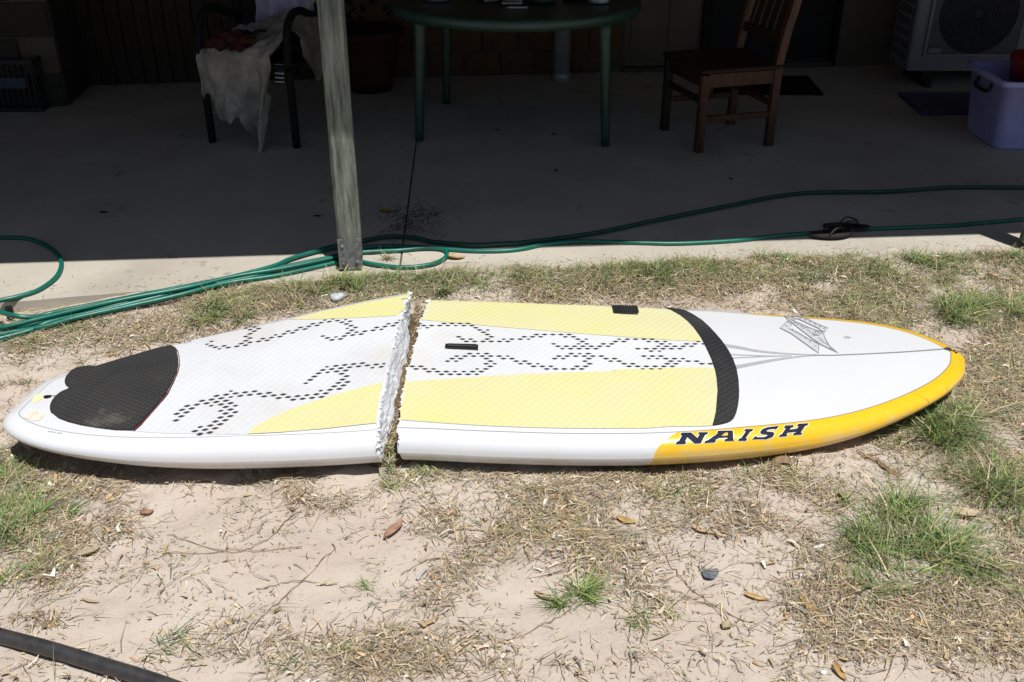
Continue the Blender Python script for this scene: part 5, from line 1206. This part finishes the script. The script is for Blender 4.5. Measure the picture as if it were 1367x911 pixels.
# weed and debris in the slab joint
c = at(543, 292, SLAB_Z); n = 420
P3 = np.stack([c[0] + rng.normal(.02, .07, n), c[1] + rng.normal(-.03, .12, n), np.full(n, SLAB_Z + .003)], 1)
st = strips(P3, rng.uniform(0, 6.28, n), rng.uniform(.015, .07, n), rng.uniform(.0015, .003, n), rng.uniform(.0, .35, n), rng.uniform(.1, .6, n), palette(n, GREY + [(.08, .1, .04)], .2) * .35, False, 3, 0)
o = big_mesh('dead_weed', [st], M['straw']); tag(o, 'dead weeds and debris in the slab joint behind the hoses', 'debris', kind='stuff')

# fallen gum leaves, bark and bits: each its own thing
def leaf(u, v, ln, wd, ang, col, label, curl=.4, name='gum_leaf', cat='leaf', slab=False, group='fallen gum leaves', bend=.25):
    c = gat(u, v) if not slab else at(u, v, SLAB_Z); V = []; F = []; nu, nv = 12, 4; ca, sa = math.cos(R(ang)), math.sin(R(ang))
    for i in range(nu + 1):
        s = i / nu; w_ = wd * .5 * (math.sin(math.pi * min(1, s * .96 + .02)) ** .75) * (1.15 - .45 * s)
        for j in range(nv + 1):
            q_ = (j / nv) * 2 - 1; l = (s - .5) * ln; o_ = q_ * w_ + bend * ln * ((s - .5) ** 2 - .08)
            z = .004 + curl * wd * q_ * q_ * (.6 + .4 * math.sin(s * 5)) + .06 * ln * (2 * s - 1) ** 2
            x_, y_ = c[0] + l * ca - o_ * sa, c[1] + l * sa + o_ * ca
            V.append((x_, y_, (SLAB_Z if slab else float(gz(x_, y_))) + z))
    s = nv + 1
    for i in range(nu):
        for j in range(nv): F.append((i * s + j, (i + 1) * s + j, (i + 1) * s + j + 1, i * s + j + 1))
    m = mat('dry_leaf', col, .6, .3, c2=tuple(k_ * .6 for k_ in col), sc=30, bump=.2, bsc=90)
    o = obj(name, (V, F), m, None, True); tag(o, label, cat, group)
for a in [
 (75, 655, .13, .016, 38, (.52, .40, .25), 'long curved tan leaf on straw below the board tail'),
 (120, 740, .07, .03, 60, (.50, .42, .28), 'pale broad leaf in the straw at the left above the pipe'),
 (197, 687, .035, .022, 30, (.36, .19, .12), 'small reddish brown leaf on sand left of centre'),
 (527, 708, .095, .028, 68, (.40, .24, .17), 'pinkish brown curled leaf standing out on sand below the break'),
 (836, 698, .055, .020, -25, (.50, .33, .12), 'orange yellow leaf in straw below the yellow rail start'),
 (760, 618, .07, .008, 60, (.50, .38, .26), 'thin curled straw coloured leaf leaning on the white rail'),
 (945, 712, .10, .014, -32, (.55, .40, .22), 'long narrow tan leaf above the flattened grey disc'),
 (1085, 820, .10, .020, -62, (.52, .33, .12), 'ochre leaf lying lengthwise at the lower right'),
 (1147, 775, .09, .018, 62, (.54, .42, .26), 'pale tan leaf left of the big green patch'),
 (1127, 665, .05, .040, 80, (.46, .33, .22), 'broad light brown leaf below the nose of the board'),
 (1185, 628, .10, .012, -58, (.30, .16, .08), 'dark brown strip of bark right of the yellow rail'),
 (1160, 613, .08, .010, -48, (.42, .26, .14), 'narrow brown leaf beside the dark bark strip'),
 (1290, 690, .07, .04, 8, (.58, .46, .32), 'broad pale leaf curled on the straw at the right'),
 (1222, 676, .10, .02, 6, (.50, .43, .34), 'greyish leaf above the big green patch'),
 (1150, 724, .055, .012, 5, (.50, .38, .2), 'short tan leaf left of the big green patch'),
 (1225, 852, .055, .018, -8, (.24, .17, .12), 'dark brown curled leaf at the lower right'),
 (1155, 858, .06, .010, -40, (.52, .34, .14), 'thin orange strip below the ochre leaf'),
 (1120, 900, .05, .02, -75, (.50, .32, .13), 'orange leaf at the bottom edge right of centre'),
 (728, 800, .06, .012, -28, (.36, .22, .12), 'brown twig like leaf left of the round tuft'),
 (575, 833, .05, .014, 35, (.46, .32, .18), 'small tan leaf low down left of centre'),
 (122, 805, .045, .008, -8, (.50, .36, .2), 'small narrow tan leaf on bare sand above the pipe'),
 (755, 660, .06, .012, 12, (.27, .17, .12), 'dark narrow leaf on straw below the white rail'),
 (608, 687, .04, .016, -40, (.50, .40, .26), 'tiny tan leaf at the left of the straw patch'),
 (970, 838, .03, .026, 50, (.46, .38, .22), 'small yellow brown leaf on sand below the grey disc'),
 (1010, 800, .06, .013, -20, (.56, .36, .14), 'orange tan strip beside the ochre leaf'),
 (1330, 372, .07, .03, -20, (.50, .36, .22), 'brown leaf at the far right behind the board'),
 (1205, 415, .12, .012, -30, (.36, .24, .15), 'long bark strip on the straw just behind the nose'),
 (1300, 475, .12, .014, -35, (.40, .27, .16), 'long bark strip on the straw right of the nose tip'),
 (1060, 400, .10, .014, 4, (.58, .43, .24), 'long orange tan leaf behind the sail emblem'),
 (1075, 385, .06, .03, 75, (.48, .36, .24), 'light brown broad leaf behind the yellow nose rail'),
]: leaf(*a)
leaf(516, 284, .055, .035, 5, (.36, .26, .04), 'single yellow leaf lying on the shaded slab right of the post', slab=True, group=None)
leaf(609, 346, .075, .035, 2, (.55, .38, .2), 'tan dry leaf on the slab just right of the small hose loop', slab=True, group=None)
leaf(500, 340, .08, .010, 12, (.34, .12, .06), 'thin red brown strip on the slab inside the small hose loop', slab=True, group=None)
for i, (u, v, lab) in enumerate([(139, 285, 'tiny dark leaf on the shaded slab above the hose bundle at left'), (425, 290, 'dark scrap on the shaded slab left of the post'), (665, 175, 'small dark leaf on the slab between the table legs'), (740, 180, 'small dark leaf on the slab left of the right table leg'), (742, 229, 'dark speck of leaf on the slab in front of the table'), (975, 240, 'tiny dark leaf on the slab in front of the timber chair')]):
    leaf(u, v, .04, .014, 20 * i, (.035, .03, .025), lab, slab=True, group=None)
for u, v, lab in ((720, 133, 'small white scrap on the slab under the table'), (748, 145, 'white scrap of paper on the slab near the steel flue')):
    leaf(u, v, .02, .012, 30, (.5, .48, .45), lab, slab=True, group=None, name='paper_scrap', cat='scrap')
# bark curl by the yellow rail
c = gat(1044, 622); V = []; F = []
for i in range(15):
    a = math.pi * i / 14
    for j in range(5): V.append((c[0] - .030 * math.cos(a) + .004 * math.sin(j * 2.), c[1] - .016 + .010 * j, c[2] - .004 + .024 * math.sin(a) * (1 + .10 * (j % 2))))
for i in range(14):
    for j in range(4): F.append((i * 5 + j, i * 5 + j + 1, (i + 1) * 5 + j + 1, (i + 1) * 5 + j))
o = obj('bark_curl', solid((V, F), .003), mat('brown_bark', (.36, .26, .17), .8, .2, c2=(.20, .13, .08), sc=50, bump=.4), None, True); tag(o, 'curled ribbed piece of tan bark beside the yellow rail', 'bark')
c = gat(947, 764); V = []; F = []; n = 22
for r_ in (0, .4, .75, 1.):
    for i in range(n): a = 2 * math.pi * i / n; k_ = 1 + .10 * math.sin(3 * a + 1); V.append((c[0] + .021 * r_ * k_ * math.cos(a), c[1] + .026 * r_ * math.sin(a), c[2] + .003 + .0012 * math.sin(6 * a) * r_))
for r_ in range(3):
    for i in range(n): F.append((r_ * n + i, r_ * n + (i + 1) % n, (r_ + 1) * n + (i + 1) % n, (r_ + 1) * n + i))
o = obj('flattened_disc', solid((V, F), .002), M['foil']); tag(o, 'flattened blue grey metal disc half sunk in the sand', 'bottle top')
c = gat(452, 400); V = []; F = []; bm = bmesh.new(); bmesh.ops.create_icosphere(bm, subdivisions=3, radius=.022)
for v_ in bm.verts: v_.co *= 1 + .35 * float(vnoise(v_.co.x * 40, v_.co.y * 40 + v_.co.z * 30, 1, 220)); v_.co.z *= .6; v_.co.x *= 1.25
bm.verts.index_update(); V = [(c[0] + v_.co.x, c[1] + v_.co.y, c[2] + .012 + v_.co.z) for v_ in bm.verts]; F = [tuple(x.index for x in f.verts) for f in bm.faces]; bm.free()
o = obj('crumpled_plastic', (V, F), M['clear']); tag(o, 'crumpled clear plastic scrap in the grass left of the post', 'plastic scrap')
c = gat(1092, 733); o = obj('cigarette_butt', tube([c + np.array((-.013, -.004, .006)), c + np.array((.013, .004, .008))], .0042, 8), M['white'], None, True); tag(o, 'white cigarette butt on the straw left of the big green patch', 'cigarette butt')
for u, v, lab in ((1071, 770, 'small white stone in the straw right of the grey disc'), (1099, 899, 'small white stone near the bottom edge'), (939, 871, 'white pebble on sand below the grey disc')):
    c = gat(u, v); bm = bmesh.new(); bmesh.ops.create_icosphere(bm, subdivisions=2, radius=.0065)
    V = [(c[0] + v_.co.x * 1.2, c[1] + v_.co.y, c[2] + .003 + v_.co.z * .7) for v_ in bm.verts]; bm.verts.index_update(); F = [tuple(x.index for x in f.verts) for f in bm.faces]; bm.free()
    o = obj('white_stone', (V, F), M['white'], None, True); tag(o, lab, 'stone', 'small white stones')
# runners: thin dry stems trailing over the sand
runs = [[(225, 715), (290, 735), (330, 738), (400, 733)], [(215, 740), (300, 738), (345, 728), (380, 700), (410, 655)], [(310, 880), (345, 830), (390, 790), (440, 740)], [(345, 789), (390, 778), (450, 782)], [(535, 770), (570, 750), (640, 745)], [(880, 730), (905, 770), (950, 810), (980, 840)], [(885, 785), (950, 810), (1000, 835)], [(690, 800), (700, 860), (705, 911)], [(740, 870), (755, 911)], [(860, 830), (870, 880), (885, 911)], [(600, 850), (650, 890)], [(960, 755), (1010, 735), (1060, 700)], [(60, 640), (100, 700), (150, 730)], [(440, 805), (520, 806)], [(1180, 911), (1240, 780), (1262, 700)], [(170, 655), (230, 650), (250, 640)], [(640, 870), (720, 840), (760, 815)], [(100, 790), (150, 840)], [(560, 870), (580, 820), (590, 790)], [(1000, 640), (1060, 680), (1100, 700)]]
parts = []
for P_ in runs[::2] + runs[1:6:2]:
    q_ = dense2(P_, 7); pts = []
    for i, p in enumerate(q_): g = gat(p[0] + random.gauss(0, 1.2), p[1] + random.gauss(0, 1.0)); g[2] += .004 + .003 * math.sin(i); pts.append(g)
    parts.append(tube(pts, [.0010 * random.uniform(.7, 1.3) for _ in pts], 5))
o = obj('dry_runners', join(*parts), mat('dry_stem', (.32, .23, .14), .8, .2, c2=(.17, .12, .08), sc=30)); tag(o, 'thin dry runner stems trailing across the sand', 'stems', kind='stuff')
print('objects', len(bpy.data.objects), 'tris', sum(len(o_.data.polygons) * 2 for o_ in bpy.data.objects if o_.type == 'MESH'))
